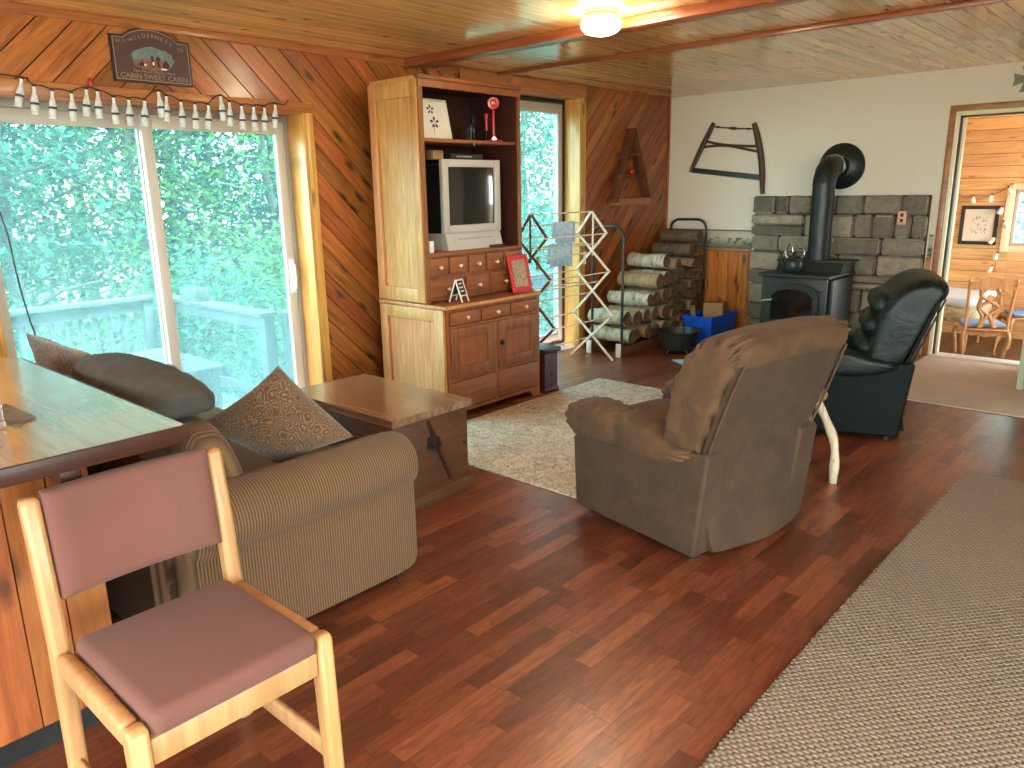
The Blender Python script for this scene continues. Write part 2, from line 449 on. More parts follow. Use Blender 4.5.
def mk_birch(name, c1, c2, spots):
    n = N(name); v = n.coord()
    f = n.noise(n.mapping(v, (14, 4, 4)), 2.0, 5, .6, .4)
    c = n.ramp(f, [(.3, c1), (.6, c2)])
    d = n.noise(n.mapping(v, (60, 9, 9)), 1.3, 3)
    k = n.ramp(d, [(.62, (0,0,0)), (.68, (spots,)*3)])
    n.bsdf(n.mix(k, c, (.02,.016,.012)), .85, n.bump(f, .5, .01)); MATS[name] = n.mat
mk_birch('birch_bark', srgb(120,104,84), srgb(186,170,146), .8)
mk_birch('birch_leg', srgb(176,160,132), srgb(214,200,170), .7)
mk_birch('brown_bark', srgb(66,50,38), srgb(110,88,66), .4)
mk_birch('tan_bark', srgb(120,92,64), srgb(158,128,94), .4)
def mk_logend():
    n = N('log_end'); v = n.coord()
    f = n.noise(v, 28, 4, .6, 1.0)
    n.bsdf(n.ramp(f, [(.3, srgb(64,44,30)), (.7, srgb(118,86,58))]), .85, n.bump(f, .3, .004)); MATS['log_end'] = n.mat
mk_logend()
def mk_stone():
    n = N('stone'); v = n.coord(); isl = n.n('NewGeometry').outputs['Random Per Island']
    f = n.noise(v, 14, 8, .65, .4)
    c = n.ramp(isl, [(0, srgb(104,94,80)), (.25, srgb(156,142,122)), (.5, srgb(124,114,98)), (.75, srgb(182,166,144)), (1, srgb(112,104,90))])
    c = n.mix(.6, c, n.ramp(f, [(.3, (.34,.33,.31)), (.7, (1.0,.98,.95))]), 'MULTIPLY')
    n.bsdf(c, .9, n.bump(f, .9, .02)); MATS['stone'] = n.mat
mk_stone()
def mk_border():
    n = N('border_print'); v = n.coord(); sp = n.n('SeparateXYZ'); n.set(sp, 0, v); z = sp.outputs[2]
    f = n.noise(n.mapping(v, (20, 1, 30)), 1.0, 5, .6)
    sky = n.ramp(n.math('DIVIDE', n.math('SUBTRACT', z, .87), .19), [(.12, srgb(112,110,84)), (.35, srgb(150,150,128)), (.6, srgb(196,186,166)), (.92, srgb(190,176,152)), (.96, srgb(96,84,60))])
    gate = n.math('LESS_THAN', z, .985)
    t = n.math('MULTIPLY', n.ramp(f, [(.5, (0,0,0)), (.58, (1,1,1))]), gate)
    n.bsdf(n.mix(n.math('MULTIPLY', t, .8), sky, srgb(60,66,48)), .7); MATS['border_print'] = n.mat
mk_border()
def mk_glass(name, tint, haze, hz=(0,0)):
    """Old sealed glazing: tinted pass-through, a sharp reflection and a film of dust that scatters light."""
    n = N(name); v = n.coord()
    tr = n.n('BsdfTransparent'); tr.inputs[0].default_value = (*tint, 1)
    gl = n.n('BsdfGlossy'); gl.inputs['Roughness'].default_value = .03
    fr = n.n('Fresnel'); fr.inputs[0].default_value = 1.3
    m1 = n.n('MixShader'); n.set(m1, 0, n.math('MULTIPLY', fr.outputs[0], n.math('SUBTRACT', 1.0, n.n('NewGeometry').outputs['Backfacing']))); n.t.links.new(tr.outputs[0], m1.inputs[1]); n.t.links.new(gl.outputs[0], m1.inputs[2])
    tl = n.n('BsdfTranslucent'); tl.inputs[0].default_value = (.55, .86, .90, 1)
    streak = n.noise(n.mapping(v, (1, 22, 1.5)), 1.0, 4, .6)
    sp = n.n('SeparateXYZ'); n.set(sp, 0, v)
    low = n.n('MapRange'); n.set(low, 0, sp.outputs[2]); low.inputs[1].default_value = 1.5; low.inputs[2].default_value = .2
    h = n.math('MULTIPLY', n.math('ADD', .35, streak), n.math('ADD', hz[0], n.math('MULTIPLY', low.outputs[0], hz[1])))
    m2 = n.n('MixShader'); n.set(m2, 0, n.math('MINIMUM', h, .6)); n.t.links.new(m1.outputs[0], m2.inputs[1]); n.t.links.new(tl.outputs[0], m2.inputs[2])
    n.t.links.new(m2.outputs[0], n.out.inputs[0]); MATS[name] = n.mat
mk_glass('glass', (.66, .93, .95), .1, (.05, .08))
mk_glass('glass_clear', (.92, 1.0, .98), .05, (.02, .02))
def mk_leaf(name, c1, c2, tl=.45):
    n = N(name); isl = n.n('NewGeometry').outputs['Random Per Island']
    c = n.ramp(isl, [(0, c1), (1, c2)])
    d = n.n('BsdfDiffuse'); t = n.n('BsdfTranslucent'); n.set(d, 0, c); n.set(t, 0, c)
    m = n.n('MixShader'); m.inputs[0].default_value = tl
    n.t.links.new(d.outputs[0], m.inputs[1]); n.t.links.new(t.outputs[0], m.inputs[2])
    n.t.links.new(m.outputs[0], n.out.inputs[0]); MATS[name] = n.mat
mk_leaf('leaf_mid', (.035,.115,.075), (.10,.235,.165))
mk_leaf('leaf_yellow', (.09,.21,.055), (.22,.36,.12))
mk_leaf('leaf_deep', (.03,.09,.07), (.08,.195,.14))
def mk_emit(name, col, st):
    n = N(name); e = n.n('Emission'); e.inputs[0].default_value = (*col, 1); e.inputs[1].default_value = st
    n.t.links.new(e.outputs[0], n.out.inputs[0]); MATS[name] = n.mat
mk_emit('lamp_glow', (1.0, .80, .54), 52)

# ------------------------------------------------------------------ the room
WX, BY, CZ = -4.42, 7.43, 2.40
XR, YF = 2.2, -2.6
def clip(poly, a, b, c, keep_ge):
    """keep the part of a polygon where a*p0+b*p1 >= c (or <= c)."""
    out = []
    def val(p): return (a*p[0]+b*p[1]-c)*(1 if keep_ge else -1)
    for i in range(len(poly)):
        p, q = poly[i], poly[(i+1) % len(poly)]; vp, vq = val(p), val(q)
        if vp >= 0: out.append(p)
        if (vp >= 0) != (vq >= 0):
            t = vp/(vp-vq); out.append((p[0]+(q[0]-p[0])*t, p[1]+(q[1]-p[1])*t))
    return out
def boards(m, rect, a, b, w, gap, axis, d0, d1, off=0):
    """Fill a rectangle (p0,p1,q0,q1) with boards whose edges are lines a*p+b*q = const."""
    p0, p1, q0, q1 = rect; base = [(p0,q0), (p1,q0), (p1,q1), (p0,q1)]
    vals = [a*p+b*q for p, q in base]; k = math.floor((min(vals)-off)/w)
    while k*w+off < max(vals):
        poly = clip(clip(base, a, b, k*w+off+gap/2, True), a, b, (k+1)*w+off-gap/2, False)
        if len(poly) >= 3:
            ar = sum(poly[i][0]*poly[(i+1) % len(poly)][1]-poly[(i+1) % len(poly)][0]*poly[i][1] for i in range(len(poly)))
            if abs(ar) > 1e-5: m.prism(poly, axis, d0, d1)
        k += 1
# floor
m = M(); m.box(-4.45, XR, YF, 7.45, -.12, 0)
struct(m.build('floor', 'laminate', flat=True))
# ceiling: backing slab with tongue-and-groove planks running away from the camera
m = M(); m.box(-4.6, XR+.1, YF-.1, BY+.1, CZ+.012, CZ+.1); m.mi = 1
boards(m, (WX, XR, YF, BY), 1, 0, .098, .004, 'z', CZ, CZ+.013)
struct(m.build('ceiling', ['groove_dark', 'pine_ceiling'], flat=True))
# window wall: studs behind, diagonal boards in front, two openings
S1 = (1.08, 2.95, 0.0, 2.0)       # sliding door opening y0,y1,z0,z1
S2 = (4.40, 5.87, 0.0, 2.30)
m = M()
rects = [(YF, S1[0], 0, CZ), (S1[0], S1[1], S1[3], CZ), (S1[1], S2[0], 0, CZ), (S2[0], S2[1], S2[3], CZ), (S2[1], BY, 0, CZ)]
for y0, y1, z0, z1 in rects: m.box(WX-.20, WX-.012, y0, y1, z0, z1)
SP = 2.03; SQ = 5.0
for y0, y1, z0, z1 in rects:
    for (a0, a1, s) in ((-9, SP, 1), (SP, SQ, 2), (SQ, 99, 1)):
        b0, b1 = max(y0, a0), min(y1, a1)
        if b1-b0 < .01: continue
        m.mi = s
        boards(m, (b0, b1, z0, z1), (-1 if s == 1 else 1), 1, .165, .009, 'x', WX-.013, WX, .05)
struct(m.build('wall_left', ['groove_dark', 'pine_slash', 'pine_backslash'], flat=True))
# white wall with the doorway
DX0, DX1, DZ = -1.70, -.82, 2.05
m = M(); m.box(WX-.2, DX0, BY, BY+.12, 0, CZ+.02); m.box(DX1, XR+.1, BY, BY+.12, 0, CZ+.02); m.box(DX0, DX1, BY, BY+.12, DZ, CZ+.02)
struct(m.build('wall_back', 'white_wall', flat=True))
# right wall and front wall (behind the camera), windows enlarged to brighten the room
RW = (-1.6, 2.25, .12, 2.15)
m = M()
for y0, y1, z0, z1 in ((YF, RW[0], 0, CZ), (RW[1], BY, 0, CZ), (RW[0], RW[1], 0, RW[2]), (RW[0], RW[1], RW[3], CZ)): m.box(XR, XR+.15, y0, y1, z0, z1)
struct(m.build('wall_right', 'white_wall', flat=True))
FW = (-3.4, 1.7, .15, 2.15)
m = M()
for x0, x1, z0, z1 in ((-4.6, FW[0], 0, CZ), (FW[1], XR+.1, 0, CZ), (FW[0], FW[1], 0, FW[2]), (FW[0], FW[1], FW[3], CZ)): m.box(x0, x1, YF-.15, YF, z0, z1)
struct(m.build('wall_front', 'white_wall', flat=True))
def side_window(name, mk):
    m = M(); mk(m); o = struct(m.build(name, 'vinyl')); return o
m = M()
for y0, y1, z0, z1 in ((RW[0], RW[0]+.06, RW[2], RW[3]), (RW[1]-.06, RW[1], RW[2], RW[3]), (.30, .36, RW[2], RW[3])): m.box(XR+.03, XR+.1, y0, y1, z0, z1)
m.box(XR+.03, XR+.1, RW[0], RW[1], RW[2], RW[2]+.06); m.box(XR+.03, XR+.1, RW[0], RW[1], RW[3]-.06, RW[3])
w = struct(m.build('window_3', 'vinyl'))
M().box(XR+.06, XR+.066, RW[0]+.06, RW[1]-.06, RW[2]+.06, RW[3]-.06).build('glass_pane', 'glass_clear', w, flat=True)
m = M()
for x0, x1 in ((FW[0], FW[0]+.06), (FW[1]-.06, FW[1]), (-.93, -.87)): m.box(x0, x1, YF-.1, YF-.03, FW[2], FW[3])
m.box(FW[0], FW[1], YF-.1, YF-.03, FW[2], FW[2]+.06); m.box(FW[0], FW[1], YF-.1, YF-.03, FW[3]-.06, FW[3])
w = struct(m.build('window_4', 'vinyl'))
M().box(FW[0]+.06, FW[1]-.06, YF-.066, YF-.06, FW[2]+.06, FW[3]-.06).build('glass_pane', 'glass_clear', w, flat=True)
# roof with eaves keeps the sun off the walls
m = M(); m.box(-5.0, XR+.6, YF-.6, 11.6, 2.62, 2.72)
struct(m.build('roof', 'groove_dark', flat=True))
# beams
m = M(); m.box(WX, XR, 3.80, 3.92, CZ-.055, CZ-.001, .006); struct(m.build('ceiling_beam', 'pine_beam'))
m = M(); m.box(WX, XR, 4.75, 4.795, CZ-.03, CZ-.001, .004); struct(m.build('ceiling_beam', 'pine_beam'))
# corner and ceiling trims
m = M(); m.box(WX, WX+.018, YF, 4.40, CZ-.045, CZ-.001, .004); struct(m.build('trim_1', 'pine_trim_y'))
m = M(); m.box(WX, WX+.02, BY-.03, BY-.001, 0, CZ-.002, .004); struct(m.build('trim_2', 'pine_panel_dark'))
# sliding door trim: casing boards and the deep yellow reveals
def opening_trim(k, O, right_y, cas=.055, zt=None):
    m = M(); d = .2
    m.box(WX-d, WX+.02, O[1]-.02, O[1], 0, O[3], .003)              # far reveal
    m.box(WX, WX+.024, O[1], O[1]+cas, 0, O[3]+cas, .004)           # far casing edge
    m.box(WX-d, WX+.02, O[0], O[0]+.02, 0, O[3], .003)
    m.box(WX, WX+.024, O[0]-cas, O[0], 0, O[3]+cas, .004)
    struct(m.build('trim_%d' % k, 'pine_trim_z'))
    m = M(); m.box(WX-d, WX+.02, O[0]+.02, O[1]-.02, O[3]-.02, O[3], .003)
    m.box(WX, WX+.026, O[0]-cas, O[1]+cas, O[3]-.012, (zt or O[3]+cas), .004)
    struct(m.build('trim_%d' % (k+1), 'pine_trim_y'))
opening_trim(3, S1, 0, .055, 2.05)
opening_trim(5, S2, 0, .065, 2.39)
# window_1: two-panel sliding glass door
X0, X1 = -4.645, -4.575
def frame_part(name, par, boxes, mat='vinyl', bev=.004):
    m = M()
    for b in boxes: m.box(*b, bev)
    return m.build(name, mat, par)
w = struct(frame_part('window_1', None, [(X0-.02, X1, 1.10, 1.135, .0, 1.98), (X0-.02, X1, 2.90, 2.93, .0, 1.98), (X0-.02, X1, 1.135, 2.90, 1.94, 1.98), (X0-.02, X1, 1.135, 2.90, 0, .05)], 'vinyl_grey'))
def panel(par, y0, y1, xa, xb, name):
    f = frame_part(name, par, [(xa, xb, y0, y0+.062, .05, 1.94), (xa, xb, y1-.062, y1, .05, 1.94), (xa, xb, y0+.062, y1-.062, 1.865, 1.94), (xa, xb, y0+.062, y1-.062, .05, .15)], 'vinyl')
    M().box((xa+xb)/2-.003, (xa+xb)/2+.003, y0+.06, y1-.06, .14, 1.875).build('glass_pane', 'glass', f, flat=True)
    return f
panel(w, 1.136, 2.04, X0-.01, X0+.022, 'fixed_panel')
f = panel(w, 1.985, 2.899, X0+.026, X1-.004, 'sliding_panel')
m = M(); m.tube([(X1-.004, 2.872, .86), (X1+.03, 2.872, .88), (X1+.035, 2.872, .95), (X1+.03, 2.872, 1.03), (X1-.004, 2.872, 1.05)], .009, 8); m.box(X1-.004, X1+.006, 2.85, 2.893, .84, 1.07, .004)
m.build('door_handle', 'white_metal', f, 'white pull handle of the sliding panel')
m = M(); m.box(X0+.022, X0+.032, 1.99, 2.005, .88, .98, .003); m.build('latch', 'black_plastic', f)
# window_2: the second glass door, half hidden by the hutch
w = struct(frame_part('window_2', None, [(X0-.02, X1, 4.425, 4.46, 0, 2.28), (X0-.02, X1, 5.825, 5.848, 0, 2.28), (X0-.02, X1, 4.46, 5.825, 2.245, 2.28), (X0-.02, X1, 4.46, 5.825, 0, .05)], 'black_gasket'))
f = frame_part('door_panel', w, [(X0, X1-.01, 4.462, 4.52, .05, 2.24), (X0, X1-.01, 5.76, 5.823, .05, 2.24), (X0, X1-.01, 4.52, 5.76, 2.16, 2.24), (X0, X1-.01, 4.52, 5.76, .05, .14), (X0, X1-.01, 5.06, 5.12, .14, 2.16)], 'vinyl')
M().box(-4.615, -4.609, 4.51, 5.77, .13, 2.17).build('glass_pane', 'glass', f, flat=True)
# wainscot, printed border and rails on the white wall
def wain(k, x0, x1):
    m = M(); boards(m, (x0, x1, .0, .84), 1, 0, .112, .005, 'y', BY-.016, BY-.002, .03); struct(m.build('trim_%d' % k, 'pine_panel', flat=True))
    m = M(); m.box(x0, x1, BY-.026, BY-.001, .84, .872, .004); struct(m.build('trim_%d' % (k+1), 'pine_trim_x'))
    m = M(); m.box(x0, x1, BY-.004, BY-.0005, .873, 1.062); struct(m.build('trim_%d' % (k+2), 'border_print', flat=True))
wain(7, -4.39, -3.42)
wain(10, -1.81, -1.775)
# stone panel behind the stove
def stone_panel():
    m = M(); m.box(-3.38, -1.825, BY-.05, BY-.001, 0, 1.395); m.mi = 1
    rg = random.Random(21)
    z = .0; heights = [.19,.15,.21,.13,.18,.15,.20,.17]; tot = sum(heights); heights = [h*1.40/tot for h in heights]
    for h in heights:
        x = -3.395 - rg.uniform(0, .016)
        while x < -1.84:
            w = min(rg.choice([.14,.2,.26,.34,.42,.5])*rg.uniform(.85,1.15), -1.82-x)
            if -1.82-(x+w) < .07: w = -1.82-x
            hs = [h] if (rg.random() < .75 or w < .16) else [h*.48, h*.52]
            zz = z
            for hh in hs:
                b = bmesh.new(); bmesh.ops.create_cube(b, size=1)
                d = rg.uniform(.025, .075)
                for v in b.verts: v.co = Vector((v.co.x*(w-.010)+x+w/2, v.co.y*d+BY-.05-d/2+.012, v.co.z*(hh-.009)+zz+hh/2))
                bmesh.ops.bevel(b, geom=b.edges[:], offset=.014, segments=2, affect='EDGES')
                bmesh.ops.subdivide_edges(b, edges=[e for e in b.edges if e.calc_length() > .06], cuts=2, use_grid_fill=True)
                for v in b.verts: v.co += Vector((rg.uniform(-.004,.004), rg.uniform(-.008,.005), rg.uniform(-.004,.004)))
                b.verts.index_update()
                m.add([v.co.copy() for v in b.verts], [[v.index for v in f.verts] for f in b.faces]); b.free()
                zz += hh
            x += w
        z += h
    o = m.build('trim_13', ['mortar', 'stone'], angle=50); struct(o)
    o['label'] = 'grey cut stone panel on the wall behind the wood stove'
stone_panel()
# doorway: frame, threshold, open leaf
m = M()
m.box(DX0-.06, DX0-.012, BY-.018, BY+.0, 0, DZ+.055, .004); m.box(DX1+.012, DX1+.06, BY-.018, BY, 0, DZ+.055, .004)
m.box(DX0-.06, DX1+.06, BY-.02, BY, DZ+.012, DZ+.062, .004)
d = struct(m.build('door_1', 'pine_trim_x'))
m = M(); m.box(DX0-.012, DX0+.018, BY-.012, BY+.135, 0, DZ, .003); m.box(DX1-.018, DX1+.012, BY-.012, BY+.135, 0, DZ, .003); m.box(DX0, DX1, BY-.012, BY+.135, DZ-.02, DZ+.012, .003)
m.build('jamb', 'cream_paint', d)
m = M(); m.box(DX0+.018, DX0+.032, BY+.02, BY+.05, 0.02, DZ-.02); m.box(DX1-.032, DX1-.018, BY+.02, BY+.05, .02, DZ-.02); m.box(DX0+.018, DX1-.018, BY+.02, BY+.05, DZ-.034, DZ-.02)
m.build('weather_seal', 'black_gasket', d)
m = M(); m.box(DX0+.018, DX0+.05, BY+.05, BY+.11, .02, DZ-.02, .003); m.build('door_stop', 'cream_paint', d)
m = M(); m.box(DX0+.018, DX1-.018, BY-.02, BY+.135, 0, .022, .004); m.build('threshold', 'white_metal', d, 'white metal threshold strip')
# open door leaf swung into the room
lf = bpy.data.objects.new('door_2', None); COL.objects.link(lf); struct(lf); lf.location = (-.80, 7.36, 0)
ang = math.atan2(6.53-7.36, -.875+.80)
lf.rotation_euler = (0, 0, ang)
m = M(); m.box(0, .83, -.02, .02, .012, 2.02, .003); m.build('leaf', 'door_green', lf, local=True)
m = M(); m.box(.12, .70, -.028, -.02, .18, .95, .006); m.box(.12, .70, -.028, -.02, 1.1, 1.88, .006); m.box(.12, .70, .02, .028, .18, .95, .006); m.box(.12, .70, .02, .028, 1.1, 1.88, .006); m.build('panels', 'door_green', lf, local=True)
m = M()
for s in (-1, 1): m.lathe([(.011, 0), (.011, .03), (.026, .045), (.028, .06), (.018, .07), (0, .072)], (.76, s*.02, .98), 14, 'y') if s > 0 else m.lathe([(.011, 0), (.011, -.03), (.026, -.045), (.028, -.06), (.018, -.07), (0, -.072)], (.76, -.02, .98), 14, 'y')
m.build('knob', 'copper', lf, local=True)
# baseboards
m = M(); m.box(WX, WX+.014, 2.99+.03, 4.32, 0, .085, .003); struct(m.build('baseboard_left', 'pine_trim_y'))
m = M(); m.box(DX1+.07, XR, BY-.016, BY-.002, 0, .085, .003); struct(m.build('baseboard_back', 'pine_trim_x'))

# ------------------------------------------------------------------ the room beyond the doorway
FZ = -.38
m = M(); boards(m, (-4.6, .3, 7.56, 11.2), 1, 0, .12, .003, 'z', FZ-.05, FZ); m.box(-4.6, .3, 7.5, 11.3, FZ-.1, FZ-.051); struct(m.build('floor_far', 'far_floor', flat=True))
m = M(); m.box(-4.6, .3, 7.55, 7.57, FZ-.1, -.001); struct(m.build('wall_far_step', 'white_wall', flat=True))
FWN = (-1.80, -.70, .74, 1.40)
m = M()
for x0, x1, z0, z1 in ((-4.6, FWN[0], FZ, 2.3), (FWN[1], .3, FZ, 2.3), (FWN[0], FWN[1], FZ, FWN[2]), (FWN[0], FWN[1], FWN[3], 2.3)):
    m.mi = 0; m.box(x0, x1, 11.015, 11.15, z0, z1); m.mi = 1
    boards(m, (x0, x1, z0, z1), 0, 1, .14, .005, 'y', 11.0, 11.016)
struct(m.build('wall_far', ['groove_dark', 'pine_far'], flat=True))
m = M(); m.box(-4.7, -4.55, 7.55, 8.2, FZ, 2.3); m.box(-4.7, -4.55, 10.6, 11.1, FZ, 2.3); m.box(-4.7, -4.55, 8.2, 10.6, FZ, .2); m.box(-4.7, -4.55, 8.2, 10.6, 1.95, 2.3); struct(m.build('wall_far_left', 'pine_far', flat=True))  # unglazed opening, added out of view to light the far room
m = M()
for y0, y1, z0, z1 in ((7.55, 8.2, FZ, 2.3), (10.5, 11.1, FZ, 2.3), (8.2, 10.5, FZ, .1), (8.2, 10.5, 1.95, 2.3)): m.box(.3, .42, y0, y1, z0, z1)  # opening out of view, widened to light the far room
struct(m.build('wall_far_right', 'pine_far', flat=True))
m = M(); m.box(-4.7, .45, 7.52, 11.1, 2.3, 2.36); struct(m.build('ceiling_far', 'pine_far', flat=True))
m = M()
for b in ((FWN[0]-.085, FWN[0], FWN[2]-.07, FWN[3]+.07), (FWN[1], FWN[1]+.085, FWN[2]-.07, FWN[3]+.07), (FWN[0], FWN[1], FWN[3], FWN[3]+.07), (FWN[0], FWN[1], FWN[2]-.07, FWN[2])): m.box(b[0], b[1], 10.975, 10.999, b[2], b[3], .004)
struct(m.build('trim_14', 'cream_paint'))
m = M()
for b in ((FWN[0], FWN[0]+.04, FWN[2], FWN[3]), (FWN[1]-.04, FWN[1], FWN[2], FWN[3]), (FWN[0]+.04, FWN[1]-.04, FWN[3]-.04, FWN[3]), (FWN[0]+.04, FWN[1]-.04, FWN[2], FWN[2]+.04), (-1.27, -1.23, FWN[2]+.04, FWN[3]-.04)): m.box(b[0], b[1], 11.03, 11.08, b[2], b[3], .003)
w = struct(m.build('window_5', 'vinyl'))
M().box(FWN[0]+.04, FWN[1]-.04, 11.05, 11.055, FWN[2]+.04, FWN[3]-.04).build('glass_pane', 'glass', w, flat=True)

# ------------------------------------------------------------------ out of doors
DKZ = -.22
m = M(); m.box(-60, -4.62, -50, 60, -1.25, -1.15); m.box(-4.62, 60, 11.6, 60, -1.25, -1.15)
struct(m.build('ground', 'soil', flat=True))
m = M(); m.box(-4.62, 60, -50, -2.75, -1.25, -.45); m.box(XR+.15, 60, -2.75, 11.6, -1.25, -.45); struct(m.build('bounce_slab', 'bounce_pale', flat=True))  # unseen pale slab added to bounce daylight up to the ceiling
m = M(); boards(m, (-7.30, -4.64, -1.2, 3.18), 1, 0, .14, .008, 'z', DKZ-.035, DKZ); boards(m, (-5.40, -4.64, 3.19, 7.2), 1, 0, .14, .008, 'z', DKZ-.035, DKZ)
m.box(-7.28, -7.22, -1.2, 3.18, DKZ-.25, DKZ-.036); m.box(-7.22, -5.40, 3.12, 3.18, DKZ-.25, DKZ-.036); m.box(-5.40, -5.34, 3.19, 7.2, DKZ-.25, DKZ-.036)
struct(m.build('deck', 'grey_deck', flat=True))
def railing(name, label, a, b, top=.60, nb=None, mid=True):
    a = Vector((*a, 0)); b = Vector((*b, 0)); L = (b-a).length; d = (b-a)/L
    t = thing(name, label, 'railing', (a.x, a.y, DKZ), math.atan2(d.y, d.x))
    zt = top-DKZ
    M().box(-.05, L+.05, -.07, .07, zt-.035, zt, .004).build('top_rail', 'grey_deck_x', t, local=True)
    M().box(0, L, -.02, .02, zt-.14, zt-.05, .003).build('upper_rail', 'grey_deck_x', t, local=True)
    M().box(0, L, -.02, .02, .10, .18, .003).build('lower_rail', 'grey_deck_x', t, local=True)
    for q in ([0, L] if L < 2.4 else [0, L/2, L]): M().box(q-.045, q+.045, -.045, .045, 0, zt-.036, .004).build('post', 'grey_deck_x', t, local=True)
    if nb:
        o0 = M().box(-.016, .016, .021, .045, .06, zt-.05, .003).build('baluster', 'grey_deck_x', t, local=True)
        for i in range(nb):
            o = o0 if i == 0 else o0.copy()
            if i: COL.objects.link(o)
            o.location = (.1+(L-.2)*i/(nb-1), 0, 0); o.parent = t
railing('deck_railing', 'grey wooden railing with upright balusters along the far edge of the deck', (-7.24, -1.1), (-7.24, 2.98), nb=34)
railing('deck_railing', 'grey wooden railing running away from the house beside the bench', (-5.40, 3.12), (-7.08, 3.12))
railing('deck_railing', 'grey wooden railing along the narrow part of the deck past the corner post', (-5.33, 3.28), (-5.33, 7.0))
t = thing('deck_bench', 'grey weathered plank bench standing on the deck by the railing', 'bench', (-6.05, 2.62, DKZ))
for dy in (-.13, .0, .13): M().box(-.55, .55, dy-.06, dy+.06, .40, .44, .004).build('seat_board', 'grey_deck_x', t, local=True)
for dx in (-.42, .42): M().box(dx-.03, dx+.03, -.17, .17, 0, .399, .004).build('leg', 'grey_deck_x', t, local=True)
t = thing('planter_box', 'small empty planter frame standing on the deck railing', 'planter', (-6.55, 3.12, .601))
m = M(); m.box(-.16, .16, -.06, -.048, 0, .11, .002); m.box(-.16, .16, .048, .06, 0, .11, .002); m.box(-.16, -.148, -.048, .048, 0, .11, .002); m.box(.148, .16, -.048, .048, 0, .11, .002); m.box(-.148, .148, -.048, .048, 0, .01)
m.build('box', 'grey_deck_x', t, local=True)
# trees
def leaves(m, c, rad, n, size, rg, flatten=.8, shell=.35):
    vs = []; fs = []
    for _ in range(n):
        while True:
            p = Vector((rg.uniform(-1,1), rg.uniform(-1,1), rg.uniform(-1,1)))
            if shell < p.length < 1: break
        p = Vector((p.x*rad, p.y*rad, p.z*rad*flatten))+Vector(c)
        a = Vector((rg.gauss(0,1), rg.gauss(0,1), rg.gauss(0,.55))).normalized(); b = a.cross(Vector((rg.gauss(0,.4), rg.gauss(0,.4), 1))).normalized()
        s = size*rg.uniform(.6, 1.3); up = a.cross(b)
        o = len(vs)
        vs += [p-a*s*.55, p+b*s*.30+up*s*.05, p+a*s*.6-up*s*.1, p-b*s*.30+up*s*.05]
        fs += [(o, o+1, o+2, o+3)]
    m.add(vs, fs)
def tree(name, label, x, y, h, leaf, rg, n=5200, size=.16, low=.4, spread=1.7, cat='tree', tr=.07, group=None, lean=0):
    t = thing(name, label, cat, (x, y, -1.15), rg.uniform(0, 6), group)
    m = M(); pts = [(lean*(i/8)**1.5*h*.3+rg.uniform(-.05,.05)*i*.4, rg.uniform(-.05,.05)*i*.4, h*.92*i/8) for i in range(9)]; pts[0] = (0,0,-.02)
    m.tube(pts, [tr*(1-.09*i) for i in range(9)], 8)
    tips = []
    for k in range(11):
        i = rg.randint(2, 8); p = Vector(pts[i]); an = rg.uniform(0, 6.28); L = rg.uniform(.5, 1.0)*spread*.9
        q = p+Vector((math.cos(an)*L, math.sin(an)*L, rg.uniform(.1, .6)*L)); mid = (p+q)/2+Vector((0,0,.08))
        m.tube([p, mid, q], [tr*.4, tr*.3, tr*.12], 6); tips.append(q)
    m.build('trunk', 'bark_grey', t, local=True)
    m = M(); cl = []
    for k in range(16):
        z = low*h+(1-low)*h*(k+.5)/16*1.05; rr = spread*(.55+.45*math.sin(PI*min(1, (k+2)/16)))
        an = k*2.4; cl.append((math.cos(an)*rr*.55, math.sin(an)*rr*.55, z))
    for k, c in enumerate(cl): leaves(m, c, spread*rg.uniform(.5,.75), n//16, size, rg)
    f = m.build('foliage', leaf, t, local=True, flat=True, normals=False); f['kind'] = 'stuff'
    return t
rg = random.Random(11)
